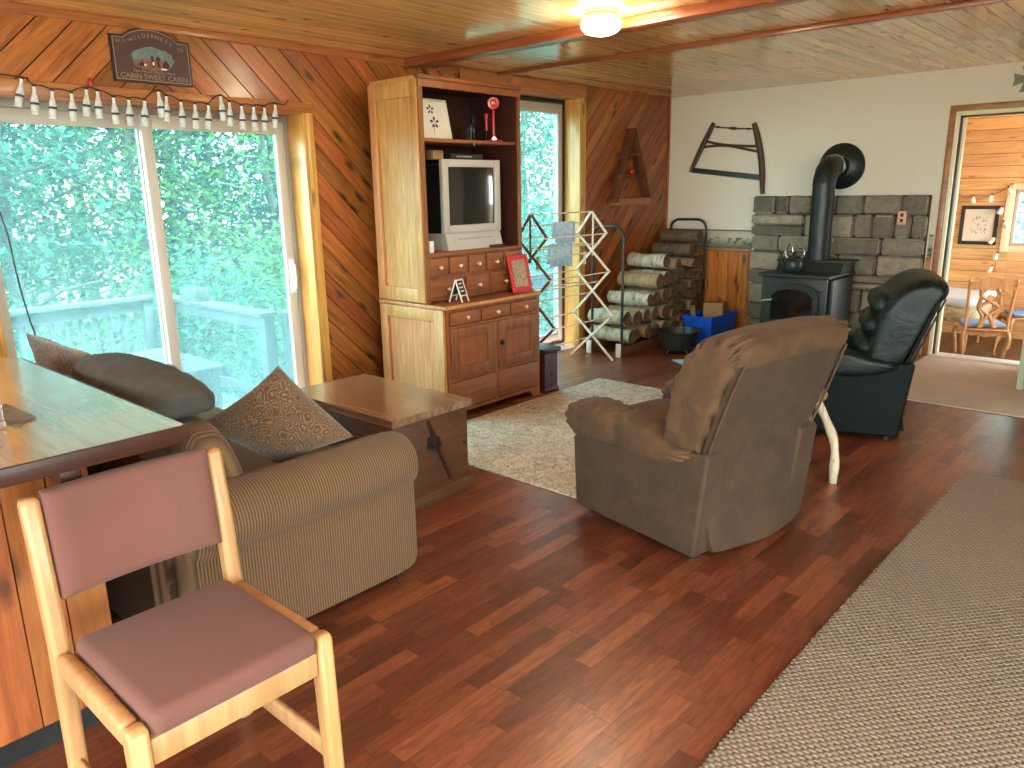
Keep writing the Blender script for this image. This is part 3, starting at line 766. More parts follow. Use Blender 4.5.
tr = [  # x, y, height, leaf, kind of label
 (-9.3, 2.5, 6.2, 'leaf_mid', 'slender grey-trunked tree outside, at the left side of the sliding door view', .30, 1.3, .09),
 (-10.2, 4.3, 6.5, 'leaf_yellow', 'yellow-green sunlit tree seen through the middle of the left glass panel', .12, 1.7, .08),
 (-12.2, 5.6, 7.5, 'leaf_deep', 'tall dark green tree behind the yellow-green one, near the meeting stile', .1, 2.0, .1),
 (-10.0, 6.0, 6.6, 'leaf_mid', 'leafy green tree seen through the sliding panel, left of its centre', .05, 1.8, .09),
 (-11.4, 7.9, 7.2, 'leaf_deep', 'bushy green tree seen through the sliding panel, beside its handle', .05, 2.0, .1),
 (-13.5, 8.2, 8.5, 'leaf_mid', 'tall tree deep in the woods behind the one beside the handle', .05, 2.2, .1),
 (-13.2, 3.2, 8.5, 'leaf_mid', 'tall tree deep in the woods behind the slender grey trunk', .05, 2.2, .1),
 (-9.6, .6, 6.8, 'leaf_deep', 'dense tree outside, beyond the deck at the far left of the woods', .1, 1.9, .09),
 (-8.9, 10.2, 6.2, 'leaf_mid', 'green tree seen through the narrow glass door beside the hutch', .1, 1.6, .08),
 (-11.0, 12.6, 7.4, 'leaf_deep', 'tall tree farther out, seen through the narrow glass door beside the hutch', .05, 2.1, .1),
 (-12.5, 15.8, 8.0, 'leaf_mid', 'farthest tree in the narrow glass door, deep in the woods', .02, 2.3, .1),
 (-1.2, 15.5, 7.0, 'leaf_mid', 'green tree seen through the small window of the far room', .05, 2.2, .1),
 (-3.6, 16.8, 7.5, 'leaf_deep', 'dark tree standing behind the far room, left of its window', .05, 2.2, .1),
 (-16.0, 5.6, 9.5, 'leaf_deep', 'tallest dark tree at the very back of the woods beyond the deck', .0, 2.8, .12),
 (-16.0, 11.0, 9.5, 'leaf_deep', 'wide dark tree at the back of the woods, between the two glass doors', .0, 2.8, .12),
 (-14.5, -.2, 9.0, 'leaf_deep', 'wide tree at the back of the woods, beyond the left end of the deck', .0, 2.8, .12),
]
for x, y, h, lf_, lab, low, sp, trk in tr:
    tree('leafy_tree', lab, x, y, h, lf_, rg, low=low, spread=sp, tr=trk, n=10500 if sp < 2.5 else 9000, size=.095 if x > -12 else .14)
for x, y, h, lf_, lab in ((-8.3, 1.6, 1.5, 'leaf_mid', 'low leafy bush beyond the deck railing, in line with the left door panel'), (-8.2, 3.9, 1.7, 'leaf_mid', 'low leafy bush just past the corner of the deck railing'), (-6.5, 4.6, 1.3, 'leaf_deep', 'low green bush beside the narrow part of the deck'), (-7.4, 6.0, 1.6, 'leaf_mid', 'rounded green bush standing by the narrow deck strip, farther along'), (-6.9, 8.4, 2.2, 'leaf_mid', 'tall green bush outside the narrow glass door'), (-8.6, 5.4, 2.0, 'leaf_yellow', 'yellow-green bush behind the low ones at the deck corner')):
    tree('leafy_bush', lab, x, y, h, lf_, rg, low=.05, spread=.95, tr=.025, n=4200, size=.085, cat='bush')

# ------------------------------------------------------------------ dining chair in front
def dining_chair():
    t = thing('dining_chair', 'pale maple dining chair with mauve padded seat and back, in front of the bar counter', 'chair', (-1.68, .69, 0))
    ya, yb = .447, .934          # outer faces of the two side frames
    w = .042
    for y0 in (ya, yb-w):
        y1 = y0+w
        # rear leg continues up as the back post, leaning a little
        prof = [(-1.935,0),(-1.895,0),(-1.868,.40),(-1.868,.47),(-1.880,.62),(-1.905,.822),(-1.915,.834),(-1.935,.832),(-1.945,.817),(-1.925,.62),(-1.915,.47),(-1.915,.40)]
        m = M(); m.prism(prof, 'y', y0, y1); o = m.build('back_post', 'maple', t)
        bv = o.modifiers.new('round', 'BEVEL'); bv.width = .012; bv.segments = 3; bv.limit_method = 'ANGLE'; bv.angle_limit = .9
        m = M(); m.prism([(-1.475,0),(-1.435,0),(-1.445,.445),(-1.452,.456),(-1.475,.458),(-1.492,.452),(-1.492,.40)], 'y', y0, y1)
        o = m.build('front_leg', 'maple', t); bv = o.modifiers.new('round', 'BEVEL'); bv.width = .010; bv.segments = 3; bv.limit_method = 'ANGLE'; bv.angle_limit = .9
        M().box(-1.867, -1.493, y0+.003, y1-.001, .398, .457, .014, 3).build('side_rail', 'maple', t)
        M().box(-1.905, -1.472, y0+.010, y1-.010, .095, .150, .010, 3).build('stretcher', 'maple', t)
    M().box(-1.486, -1.455, ya+w+.001, yb-w-.001, .355, .419, .006).build('front_rail', 'maple', t)
    M().box(-1.908, -1.880, ya+w+.001, yb-w-.001, .355, .418, .006).build('rear_rail', 'maple', t)
    # cushions
    m = M(); m.box(-1.872, -1.437, ya+w+.004, yb-w-.004, .420, .484, .024, 4)
    o = m.build('seat', 'mauve', t, angle=80)
    for v in o.data.vertices:
        if v.co.z > .46: pass
    m = M()
    n = 16; vs = []; fs = []
    def P(u, v, front):
        y = ya+w+.003+(yb-ya-2*w-.006)*u
        z = .578+(.842-.578)*v
        x = -1.893-.022*((z-.6)/.25)-.018*(1-(2*u-1)**2)
        e = min(1, 14*min(u, 1-u, v, 1-v)+.0)
        return (x+(front*(.010+.016*math.sqrt(e))), y, z)
    for fr in (1, -1):
        for i in range(n+1):
            for j in range(n+1):
                vs.append(P((1-math.cos(PI*i/n))/2, (1-math.cos(PI*j/n))/2, fr))
    K = (n+1)**2
    for i in range(n):
        for j in range(n):
            q = (i*(n+1)+j, (i+1)*(n+1)+j, (i+1)*(n+1)+j+1, i*(n+1)+j+1); fs.append(q); fs.append(tuple(K+k for k in q[::-1]))
    rim = [i*(n+1) for i in range(n+1)]+[n*(n+1)+j for j in range(1, n+1)]+[i*(n+1)+n for i in range(n-1, -1, -1)]+[j for j in range(n-1, 0, -1)]
    for a, b in zip(rim, rim[1:]+rim[:1]): fs.append((a, b, K+b, K+a))
    m.add(vs, fs); m.build('backrest', 'mauve', t, angle=60)
dining_chair()

# ------------------------------------------------------------------ bar counter
def counter():
    t = thing('bar_counter', 'wooden bar counter with a glossy top and vertical pine boards below', 'counter', (-2.7, .1, 0))
    m = M(); poly = [(-1.912,-.85),(-1.912,.835),(-1.920,.843),(-3.22,.843),(-3.30,.82),(-3.345,.76),(-3.35,.70),(-3.35,-.85)]
    m.prism(poly, 'z', .880, .920); m.mi = 1
    # dark lipping round the edge
    m.box(-1.9119, -1.900, -.85, .845, .876, .9202, .003); m.box(-3.22, -1.9125, .8435, .852, .876, .9202, .003)
    m.build('countertop', ['counter_top', 'dark_edge'], t, angle=30)
    m = M(); m.box(-3.10, -2.176, -.80, .670, .10, .879); m.build('cabinet', 'pine_panel_dark', t)
    m = M(); boards(m, (-.80, .676, .10, .878), 1, 0, .105, .004, 'x', -2.175, -2.16, .046); m.build('end_panel', 'pine_panel_dark', t, flat=True)
    m = M(); m.box(-3.05, -2.215, -.78, .62, 0, .099); m.build('toe_kick', 'black_plastic', t)
    m = M(); m.box(-2.52, -1.96, .55, .60, .825, .8795, .004); m.build('bracket', 'dark_edge', t)
counter()
t = thing('water_bottle', 'clear plastic water bottle standing on the bar counter', 'bottle', (-2.262, .50, .9205))
m = M(); prof = [(.0,.0),(.028,.0),(.032,.006)]+[(.032-.002*(k % 2), .012+.008*k) for k in range(11)]+[(.032,.11),(.033,.15),(.030,.17),(.018,.195),(.0125,.205),(.0125,.212),(0,.213)]
m.lathe(prof, (0,0,0), 20); m.build('bottle_body', 'clear_plastic', t, local=True)
M().lathe([(.0328,.112),(.0336,.113),(.0338,.15),(.0328,.151)], (0,0,0), 20).build('bottle_label', 'magazine', t, local=True)
M().lathe([(.0,.2135),(.0145,.2135),(.0145,.229),(0,.230)], (0,0,0), 16).build('cap', 'knob_white', t, local=True)
o = M().prism([(-2.51,.60),(-2.29,.612),(-2.24,.555),(-2.44,.50)], 'z', .9205, .925).build('placemat', 'magazine', angle=20)
tag(o, 'small dark printed mat lying on the bar counter beside the water bottle', 'mat')

# ------------------------------------------------------------------ sofa and cushions
def sofa():
    t = thing('sofa', 'beige corduroy sofa with rolled arms, its back against the bar counter', 'sofa', (-3.2, 1.35, 0))
    M().box(-4.10, -2.33, .90, 1.74, .045, .29, .02).build('base', 'corduroy_x', t)
    xs = [(-2.165,.045),(-2.165,.2),(-2.165,.37)]
    for k in range(15):
        a = math.radians(-48+k*(228/14)); xs.append((-2.245+.118*math.cos(a), .482+.118*math.sin(a)))
    xs += [(-2.355,.42),(-2.345,.30),(-2.345,.045)]
    for s, mx in ((1, 0), (-1, -6.42)):
        pr = [(x if s == 1 else mx-x, z) for x, z in xs]
        m = M(); m.puff(pr, 'y', .93, 1.83, 18, 14, .0, smooth=False); m.build('arm', 'corduroy', t, angle=60)
    m = M(); m.puff([(.865,.05),(.865,.66),(.90,.71),(.98,.71),(1.0,.66),(1.0,.05)], 'x', -4.07, -2.32, 12, 20, .0, smooth=False); m.build('back', 'corduroy_x', t)
    for a, b in ((-3.0,-2.27),):
        m = M(); m.puff([(1.01,.45),(.985,.70),(1.01,.78),(1.06,.795),(1.13,.77),(1.19,.64),(1.22,.47),(1.12,.445)], 'x', a, b, 16, 5, .25); m.build('back_cushion', 'corduroy_x', t, angle=70)
    for a, b in ((-4.05,-3.215),(-3.205,-2.36)):
        m = M(); m.puff([(1.06,.30),(1.06,.43),(1.10,.455),(1.45,.462),(1.76,.45),(1.80,.40),(1.79,.31),(1.7,.295)], 'x', a, b, 14, 9, .0); m.build('seat_cushion', 'corduroy_x', t, angle=70)
    for x in (-4.2, -2.23):
        for y in (1.0, 1.76): M().lathe([(.022,0),(.028,.044)], (x, y, 0), 12).build('foot', 'black_plastic', t)
sofa()
o = M().pillow((-2.40,1.415,.905), (-2.245,1.605,.622), (-2.46,1.43,.515), (-2.66,1.225,.680), .10, 18, .09).build('throw_pillow', 'medallion', angle=70)
tag(o, 'brown patterned throw pillow with round medallions propped against the sofa arm', 'pillow')
o = M().pillow((-3.86,1.05,.915), (-3.08,1.03,.925), (-3.06,1.15,.485), (-3.80,1.16,.485), .07, 18, .06, .18, 3).build('throw_pillow', 'brown_print', angle=70)
tag(o, 'brown mottled pillow standing against the sofa back, the one farther from the patterned pillow', 'pillow')
m = M(); m.puff([(.93,.815),(.90,.86),(.93,.925),(1.02,.945),(1.12,.93),(1.18,.87),(1.16,.812),(1.05,.806)], 'x', -3.04, -2.30, 40, 2.6, .30, sub=8, wr=.02, wk=4, drop=lambda q: -.01*q)
o = m.build('throw_pillow', 'slate_fabric', angle=80)
tag(o, 'crumpled slate grey pillow lying on top of the sofa back', 'pillow')

# ------------------------------------------------------------------ blanket chest
def chest():
    t = thing('blanket_chest', 'old brown wooden trunk used as a coffee table, in front of the sofa', 'chest', (-3.08, 2.365, 0))
    M().box(-3.50, -2.665, 2.125, 2.605, .05, .445, .004).build('body', 'trunk_wood', t)
    M().box(-3.53, -2.64, 2.10, 2.63, 0, .065, .008).build('plinth', 'trunk_wood', t)
    m = M(); boards(m, (-3.515, -2.648, 2.108, 2.622), 0, 1, .1285, .001, 'z', .446, .482, 2.108); m.build('lid', 'trunk_top', t, angle=20)
    # end: leather strap across the corner and an iron handle plate
    M().bar((-2.659, 2.335, .425), (-2.659, 2.475, .095), .022, .008, (1,0,0), .002).build('strap', 'dark_edge', t, 'dark diagonal leather strap')
    M().prism([(2.33,.285),(2.335,.34),(2.37,.35),(2.41,.33),(2.42,.29),(2.38,.262)], 'x', -2.6645, -2.658).build('handle_plate', 'black_metal', t)
    h = M(); h.tube([(-2.656,2.345,.318),(-2.635,2.35,.30),(-2.632,2.375,.288),(-2.635,2.40,.292),(-2.656,2.405,.312)], .006, 8); h.build('handle', 'black_metal', t)
    M().lathe([(.0,.0),(.008,.002),(.008,.008),(0,.009)], (-2.6645, 2.575, .26), 10, 'x').build('stud', 'black_metal', t)
chest()

# ------------------------------------------------------------------ hutch
def hutch():
    t = thing('hutch', 'tall oak hutch with open upper shelves, small drawers and panelled doors', 'hutch', (-3.89, 3.80, 0))
    ya, yb = 3.335, 4.265; xb = -4.22; xf = -3.585; xu = -3.75
    # lower carcass
    m = M()
    m.box(xb, xf, ya, ya+.022, .0, .752); m.box(xb, xf, yb-.022, yb, 0, .752)
    m.box(xb, xb+.015, ya+.022, yb-.022, .08, .752); m.box(xb+.015, xf, ya+.022, yb-.022, .10, .118)
    m.build('lower_case', 'oak', t)
    m = M()   # frame and panel on the visible end
    for b in ((xb, xb+.075, .0, .75), (xf-.085, xf, 0, .75), (xb+.075, xf-.085, .67, .75), (xb+.075, xf-.085, .06, .14)): m.box(b[0], b[1], ya-.020, ya, b[2], b[3], .003)
    m.build('end_frame', 'oak', t)
    M().box(xb-.005, xf+.022, ya-.022, yb+.018, .753, .777, .004).build('worktop', 'oak', t)
    M().box(xf-.3, xf+.0235, ya-.0235, yb+.0195, .7775, .779).build('worktop_face', 'cherry', t)
    # face frame
    m = M()
    y = [ya, ya+.02, yb-.02, yb]
    m.box(xf, xf+.012, ya, ya+.025, 0, .752); m.box(xf, xf+.012, yb-.025, yb, 0, .752)
    for z0, z1 in ((.735,.752),(.625,.640),(.268,.284),(.05,.075)): m.box(xf, xf+.012, ya+.025, yb-.025, z0, z1)
    m.box(xf, xf+.012, 3.785, 3.815, .284, .625); m.box(xf, xf+.012, 3.785, 3.815, .075, .268)
    m.prism([(ya+.025,.05),(ya+.025,.0),(ya+.07,.0),(ya+.11,.05)], 'x', xf, xf+.012); m.prism([(yb-.025,.05),(yb-.025,.0),(yb-.07,.0),(yb-.11,.05)], 'x', xf, xf+.012)
    m.build('face_frame', 'cherry_z', t)
    knob = lambda p, x, yy, z, mat='knob_white': M().lathe([(.006,0),(.006,.012),(.012,.018),(.013,.024),(.009,.030),(0,.031)], (x, yy, z), 12, 'x').build('knob', mat, p)
    # three drawers
    W = (yb-ya-.05)/3
    for i in range(3):
        a = ya+.025+i*W
        d = M().box(xf+.003, xf+.020, a+.006, a+W-.006, .645, .730, .005).build('drawer', 'cherry', t); knob(d, xf+.020, a+W/2, .688)
    # two doors with panels
    for k, (a, b) in enumerate(((ya+.028, 3.783), (3.817, yb-.028))):
        m = M()
        for q in ((a, a+.07, .287, .622), (b-.07, b, .287, .622), (a+.07, b-.07, .552, .622), (a+.07, b-.07, .287, .36)): m.box(xf+.002, xf+.020, *q, .003)
        m.box(xf+.002, xf+.009, a+.07, b-.07, .36, .552)
        d = m.build('door', 'cherry_z', t)
        if k == 1: M().lathe([(.008,0),(.008,.010),(.018,.016),(.019,.024),(.010,.030),(0,.031)], (xf+.020, a+.02, .47), 14, 'x').build('latch', 'black_metal', d, 'dark round latch')
    for a, b in ((ya+.028, 3.783), (3.817, yb-.028)): M().box(xf+.002, xf+.016, a, b, .08, .263, .004).build('lower_drawer', 'cherry', t)
    # upper carcass
    zt = 2.165
    m = M(); m.box(xb, xu, ya, ya+.02, .780, zt); m.box(xb, xu, yb-.02, yb, .780, zt); m.box(xb, xu, ya, yb, zt, zt+.025, .003)
    m.build('upper_case', 'oak', t)
    m = M()
    for b in ((xb, xb+.07, .785, zt), (xu-.06, xu+.002, .785, zt), (xb+.07, xu-.06, zt-.10, zt), (xb+.07, xu-.06, .785, .875)): m.box(b[0], b[1], ya-.020, ya, b[2], b[3], .003)
    m.build('end_frame', 'oak', t)
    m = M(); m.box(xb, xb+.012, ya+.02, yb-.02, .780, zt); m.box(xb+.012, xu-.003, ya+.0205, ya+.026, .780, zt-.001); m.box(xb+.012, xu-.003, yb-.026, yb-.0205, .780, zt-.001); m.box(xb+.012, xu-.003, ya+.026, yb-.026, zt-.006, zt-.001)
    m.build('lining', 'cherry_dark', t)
    m = M(); m.box(xu, xu+.012, ya-.012, ya+.024, .780, zt-.045); m.box(xu, xu+.012, yb-.024, yb+.004, .780, zt-.045); m.box(xu, xu+.014, ya-.012, yb+.004, zt-.045, zt+.0, .002)
    m.build('upper_frame', 'cherry_z', t)
    M().box(xu-.02, xu+.022, ya-.016, yb+.01, zt+.001, zt+.027, .006).build('cornice', 'cherry', t)
    sh = M().box(xb+.012, xu-.012, ya+.027, yb-.027, 1.800, 1.822, .003).build('shelf', 'cherry', t)
    m = M(); m.tube([(xu-.012, 3.80, 1.808), (xu+.01, 3.80, 1.804), (xu+.014, 3.80, 1.79), (xu+.004, 3.80, 1.782)], .004, 8); m.build('hook', 'steel', sh)
    M().box(xb+.012, xu+.02, ya+.001, yb+.004, 1.080, 1.102, .004).build('ledge', 'cherry', t)
    # small drawers
    M().box(xb+.02, xu, ya+.026, yb-.026, .785, 1.079).build('drawer_case', 'cherry_z', t)
    W = (yb-ya-.03)/5
    for i in range(5):
        a = ya+.015+i*W
        d = M().box(xu+.001, xu+.016, a+.010, a+W-.008, .955, 1.068, .007).build('drawer', 'cherry', t); knob(d, xu+.016, a+W/2, 1.008)
    W = (yb-ya-.03)/3
    W3 = [.30, .23, .23]; a = ya+.015
    W3 = [.325, .245, .29]
    for wd in W3:
        d = M().box(xu+.001, xu+.016, a+.010, a+wd-.010, .800, .930, .007).build('drawer', 'cherry', t); knob(d, xu+.016, a+wd/2, .862); a += wd+.005
    for z in (1.30, 1.60): M().lathe([(.0,0),(.005,.001),(.005,.006),(0,.007)], (xu-.05, yb-.0265, z), 8, 'y').build('shelf_pin', 'steel', t)
    for z, yy in ((2.12, yb+.012), (2.16, yb+.006), (1.98, yb+.012), (1.75, yb+.012)):
        pass
hutch()
# television
def tv():
    t = thing('television', 'grey boxy tube television standing on the hutch ledge', 'television', (-3.95, 3.865, 1.1025))
    y0, y1 = 3.585, 4.145
    M().puff([(y0+.02,1.215),(y0+.02,1.66),(y0+.05,1.68),(y1-.05,1.68),(y1-.02,1.66),(y1-.02,1.215)], 'x', -4.19, -3.86, 8, 20, smooth=False).build('rear_case', 'black_plastic', t)
    m = M()
    for b in ((y0, y0+.055, 1.215, 1.70), (y1-.055, y1, 1.215, 1.70), (y0+.055, y1-.055, 1.650, 1.70), (y0+.055, y1-.055, 1.215, 1.268)): m.box(-3.86, -3.825, *b, .005)
    m.build('bezel', 'tv_case', t)
    n = 12; vs = []; fs = []
    for i in range(n+1):
        for j in range(n+1):
            u, v = i/n*2-1, j/n*2-1
            vs.append((-3.842+.008*(1-u*u)*.5+.008*(1-v*v)*.5, (y0+y1)/2+u*.227, 1.459+v*.193))
    for i in range(n):
        for j in range(n): fs.append((i*(n+1)+j, (i+1)*(n+1)+j, (i+1)*(n+1)+j+1, i*(n+1)+j+1))
    M().add(vs, fs).build('screen', 'tv_screen', t)
    b = M().prism([(-4.15,1.1025),(-3.805,1.1025),(-3.835,1.214),(-4.15,1.214)], 'y', y0+.015, y1-.005).build('speaker_base', 'tv_case', t)
    m = M()
    m.X = Matrix.Rotation(math.radians(-15), 4, 'Y'); m.X.translation = (-3.819, 0, 1.158)
    m.box(-.002, .004, y0+.09, y1-.08, -.030, .042, .003); m.mi = 1
    for k in range(14): m.box(.004, .006, y0+.12+k*.024, y0+.138+k*.024, .012, .020)
    m.build('control_panel', ['tv_case', 'tv_case_dark'], b)
    M().box(-3.85, -3.842, y0+.3, y0+.31, 1.24, 1.245).build('power_light', 'tv_case_dark', t)
tv()
t = thing('set_top_box', 'flat black box lying on top of the television', 'box', (-3.98, 3.88, 1.7005))
M().box(-.10, .09, -.15, .16, .004, .040, .004).build('case', 'black_plastic', t, local=True)
for sx in (-.08, .07):
    for sy in (-.12, .13): M().lathe([(.008,0),(.008,.004)], (sx, sy, 0), 8).build('foot', 'black_plastic', t, local=True)
M().box(.0905, .092, -.10, .05, .016, .026).build('display', 'tv_case_dark', t, local=True)
o = M().box(-3.99, -3.92, 3.625, 3.72, 1.7405-.04, 1.79-.03, .004).build('notepad_box', 'cardboard'); tag(o, 'small tan box standing on the television, left of the black box', 'box')
o.location = (0, -.03, 0)
o = M().box(-3.83, -3.775, 3.40, 3.44, 1.1025, 1.18, .004).build('pill_box', 'white_paint'); tag(o, 'small white box on the hutch ledge, left of the television', 'box')
t = thing('remote_control', 'slim black remote control lying on the television base', 'remote', (-3.79, 4.06, 1.1025), .1)
M().box(-.018, .018, -.07, .07, 0, .016, .005).build('case', 'black_plastic', t, local=True)
m = M()
for i in range(3):
    for j in range(6): m.box(-.012+i*.009, -.006+i*.009, -.05+j*.016, -.042+j*.016, .016, .018)
m.build('buttons', 'tv_case_dark', t, local=True)
# framed print on the shelf, tilted back
def leaning(name, label, cat, loc, rz, lean, w, h, fw, fm, im, d=.012):
    t = thing(name, label, cat, loc, rz)
    old = Matrix.Rotation(-lean, 4, 'X')
    m = M(); m.X = old
    m.box(-w/2, -w/2+fw, 0, d, 0, h, .002); m.box(w/2-fw, w/2, 0, d, 0, h, .002); m.box(-w/2+fw, w/2-fw, 0, d, h-fw, h, .002); m.box(-w/2+fw, w/2-fw, 0, d, 0, fw, .002)
    m.build('frame', fm, t, local=True)
    m = M(); m.X = old; m.box(-w/2+fw-.002, w/2-fw+.002, d*.4, d*.8, fw-.002, h-fw+.002); m.build('picture', im, t, local=True)
    m = M(); hb = h*.72
    m.bar((0, math.sin(lean)*hb+d+.006, math.cos(lean)*hb), (0, math.sin(lean)*hb+d+.03, .006), .03, .004, (1,0,0)); m.build('easel_back', 'black_plastic', t, local=True)
    return t, old
t, mt = leaning('framed_print', 'white framed flower print leaning on the top shelf of the hutch', 'picture', (-3.93, 3.665, 1.8265), PI/2, .22, .255, .27, .016, 'white_paint', 'paper_white')
m = M(); m.X = mt
def flower(m, x, z, s):
    for k in range(5):
        a = k*1.26+.3; m.prism([(x+s*.2*math.cos(a), z+s*.2*math.sin(a)), (x+s*.7*math.cos(a-.35), z+s*.7*math.sin(a-.35)), (x+s*math.cos(a), z+s*math.sin(a)), (x+s*.7*math.cos(a+.35), z+s*.7*math.sin(a+.35))], 'y', .0025, .0045)
flower(m, -.03, .20, .034); flower(m, -.01, .115, .042); m.bar((-.01, .0035, .10), (-.03, .0035, .05), .003, .002); m.build('drawing', 'print_black', t, local=True)
t = thing('figurine', 'small black horse figurine on the top shelf of the hutch, left of the telephone', 'figurine', (-3.95, 3.985, 1.8225), PI/2+.5)
M().box(-.05, .05, -.028, .028, 0, .012, .003).build('base', 'black_plastic', t, local=True)
m = M(); m.tube([(-.045,0,.085),(-.03,0,.098),(.0,0,.092),(.03,0,.102),(.05,0,.13),(.058,0,.165),(.075,0,.168),(.095,0,.145)], [.014,.027,.024,.026,.018,.015,.015,.008], 10)
for x, y, k in ((-.035,-.014,0),(-.03,.014,.01),(.03,-.014,.012),(.035,.014,-.004)): m.tube([(x,y,.09),(x+k-.008,y,.05),(x+k,y,.012)], [.011,.006,.005], 8)
m.tube([(-.05,0,.095),(-.066,0,.08),(-.07,0,.05)], [.006,.007,.003], 6); m.tube([(.056,.004,.18),(.054,.004,.198)], [.004,.001], 5)
m.build('horse', 'black_metal', t, local=True)
# red candlestick telephone
t = thing('candlestick_telephone', 'red candlestick telephone on the top shelf of the hutch', 'telephone', (-3.90, 4.165, 1.8225), -.75)
M().lathe([(.0,0),(.062,0),(.064,.010),(.054,.020),(.026,.026),(.014,.04),(.012,.06),(0,.061)], (0,0,0), 24).build('base', 'red_paint', t, local=True)
M().lathe([(.010,.055),(.0095,.228),(.015,.236),(.015,.25),(0,.252)], (0,0,0), 16).build('stem', 'red_paint', t, local=True)
M().lathe([(.010,-.012),(.014,-.006),(.030,.020),(.042,.034),(.040,.040),(.024,.038),(.016,.026),(0,.024)], (0,0,.262), 24, 'x').build('mouthpiece', 'red_paint', t, local=True)
m = M(); m.lathe([(.0,0),(.012,.0),(.012,.01),(.009,.03),(.009,.075),(.015,.10),(.019,.11),(0,.112)], (.0, -.05, .085), 14); r = m.build('receiver', 'red_paint', t, local=True)
m = M(); m.tube([(0,-.012,.165),(0,-.035,.162),(.012,-.052,.160)], .003, 6); m.tube([(0,-.012,.165),(0,-.035,.162),(-.012,-.05,.160)], .003, 6); m.build('hook', 'steel', t, local=True)
M().lathe([(.0,0),(.014,0),(.014,.006),(0,.007)], (.052, 0, .024), 14, 'x').build('dial', 'steel', t, local=True)
m = M(); m.tube([(0,-.05,.085),(0,-.055,.05),(.0,-.05,.02),(-.01,-.042,.012)], .003, 6); m.build('cord', 'cord_black', t, local=True)
# little chalkboard easel and red photo frame on the hutch worktop
t = thing('chalkboard_sign', 'tiny white A-frame chalkboard standing on the hutch worktop', 'sign', (-3.655, 3.535, .7795), PI/2+.25)
for s in (1, -1):
    m = M(); m.X = Matrix.Translation((0, 0, .148)) @ Matrix.Rotation(s*.33, 4, 'X')
    m.box(-.045, -.036, -.004, .004, -.1545, 0, .001); m.box(.036, .045, -.004, .004, -.1545, 0, .001); m.box(-.036, .036, -.004, .004, -.009, -.0005, .001); m.box(-.036, .036, -.004, .004, -.115, -.106, .001)
    f = m.build('easel_frame', 'white_paint', t, local=True)
    m = M(); m.X = Matrix.Translation((0, 0, .148)) @ Matrix.Rotation(s*.33, 4, 'X'); m.box(-.036, .036, -.0015, .0015, -.106, -.009); b = m.build('board', 'chalkboard', f, local=True)
    if s == -1:
        m = M(); m.X = Matrix.Translation((0, 0, .148)) @ Matrix.Rotation(s*.33, 4, 'X')
        for k, (w_, zc) in enumerate(((.040, -.03), (.048, -.055), (.036, -.08))):
            for q in range(5): m.box(-w_/2+q*w_/5, -w_/2+q*w_/5+w_/7, -.0022, -.0016, zc-.005, zc+.005)
        m.build('chalk_writing', 'paper_white', b, local=True)
t, mt = leaning('photo_frame', 'red picture frame with a tan photograph leaning on the hutch worktop', 'picture', (-3.635, 4.165, .783), PI/2+.10, .20, .235, .265, .036, 'red_frame', 'photo_tan')

# ------------------------------------------------------------------ bin beside the hutch
t = thing('waste_bin', 'small dark brown bin with a black lid beside the hutch', 'bin', (-3.66, 4.385, 0))
M().prism([(-.10,-.075),(.10,-.075),(.10,.075),(-.10,.075)], 'z', .02, .30).build('body', 'cherry_dark', t, local=True)
M().box(-.11, .11, -.085, .085, 0, .03, .005).build('base', 'cherry_dark', t, local=True)
M().box(-.115, .118, -.09, .10, .301, .34, .008).build('lid', 'black_plastic', t, local=True)
m = M(); m.tube([(.101,-.02,.14),(.12,-.015,.14),(.12,.015,.14),(.101,.02,.14)], .004, 6); m.build('handle', 'black_metal', t, local=True)

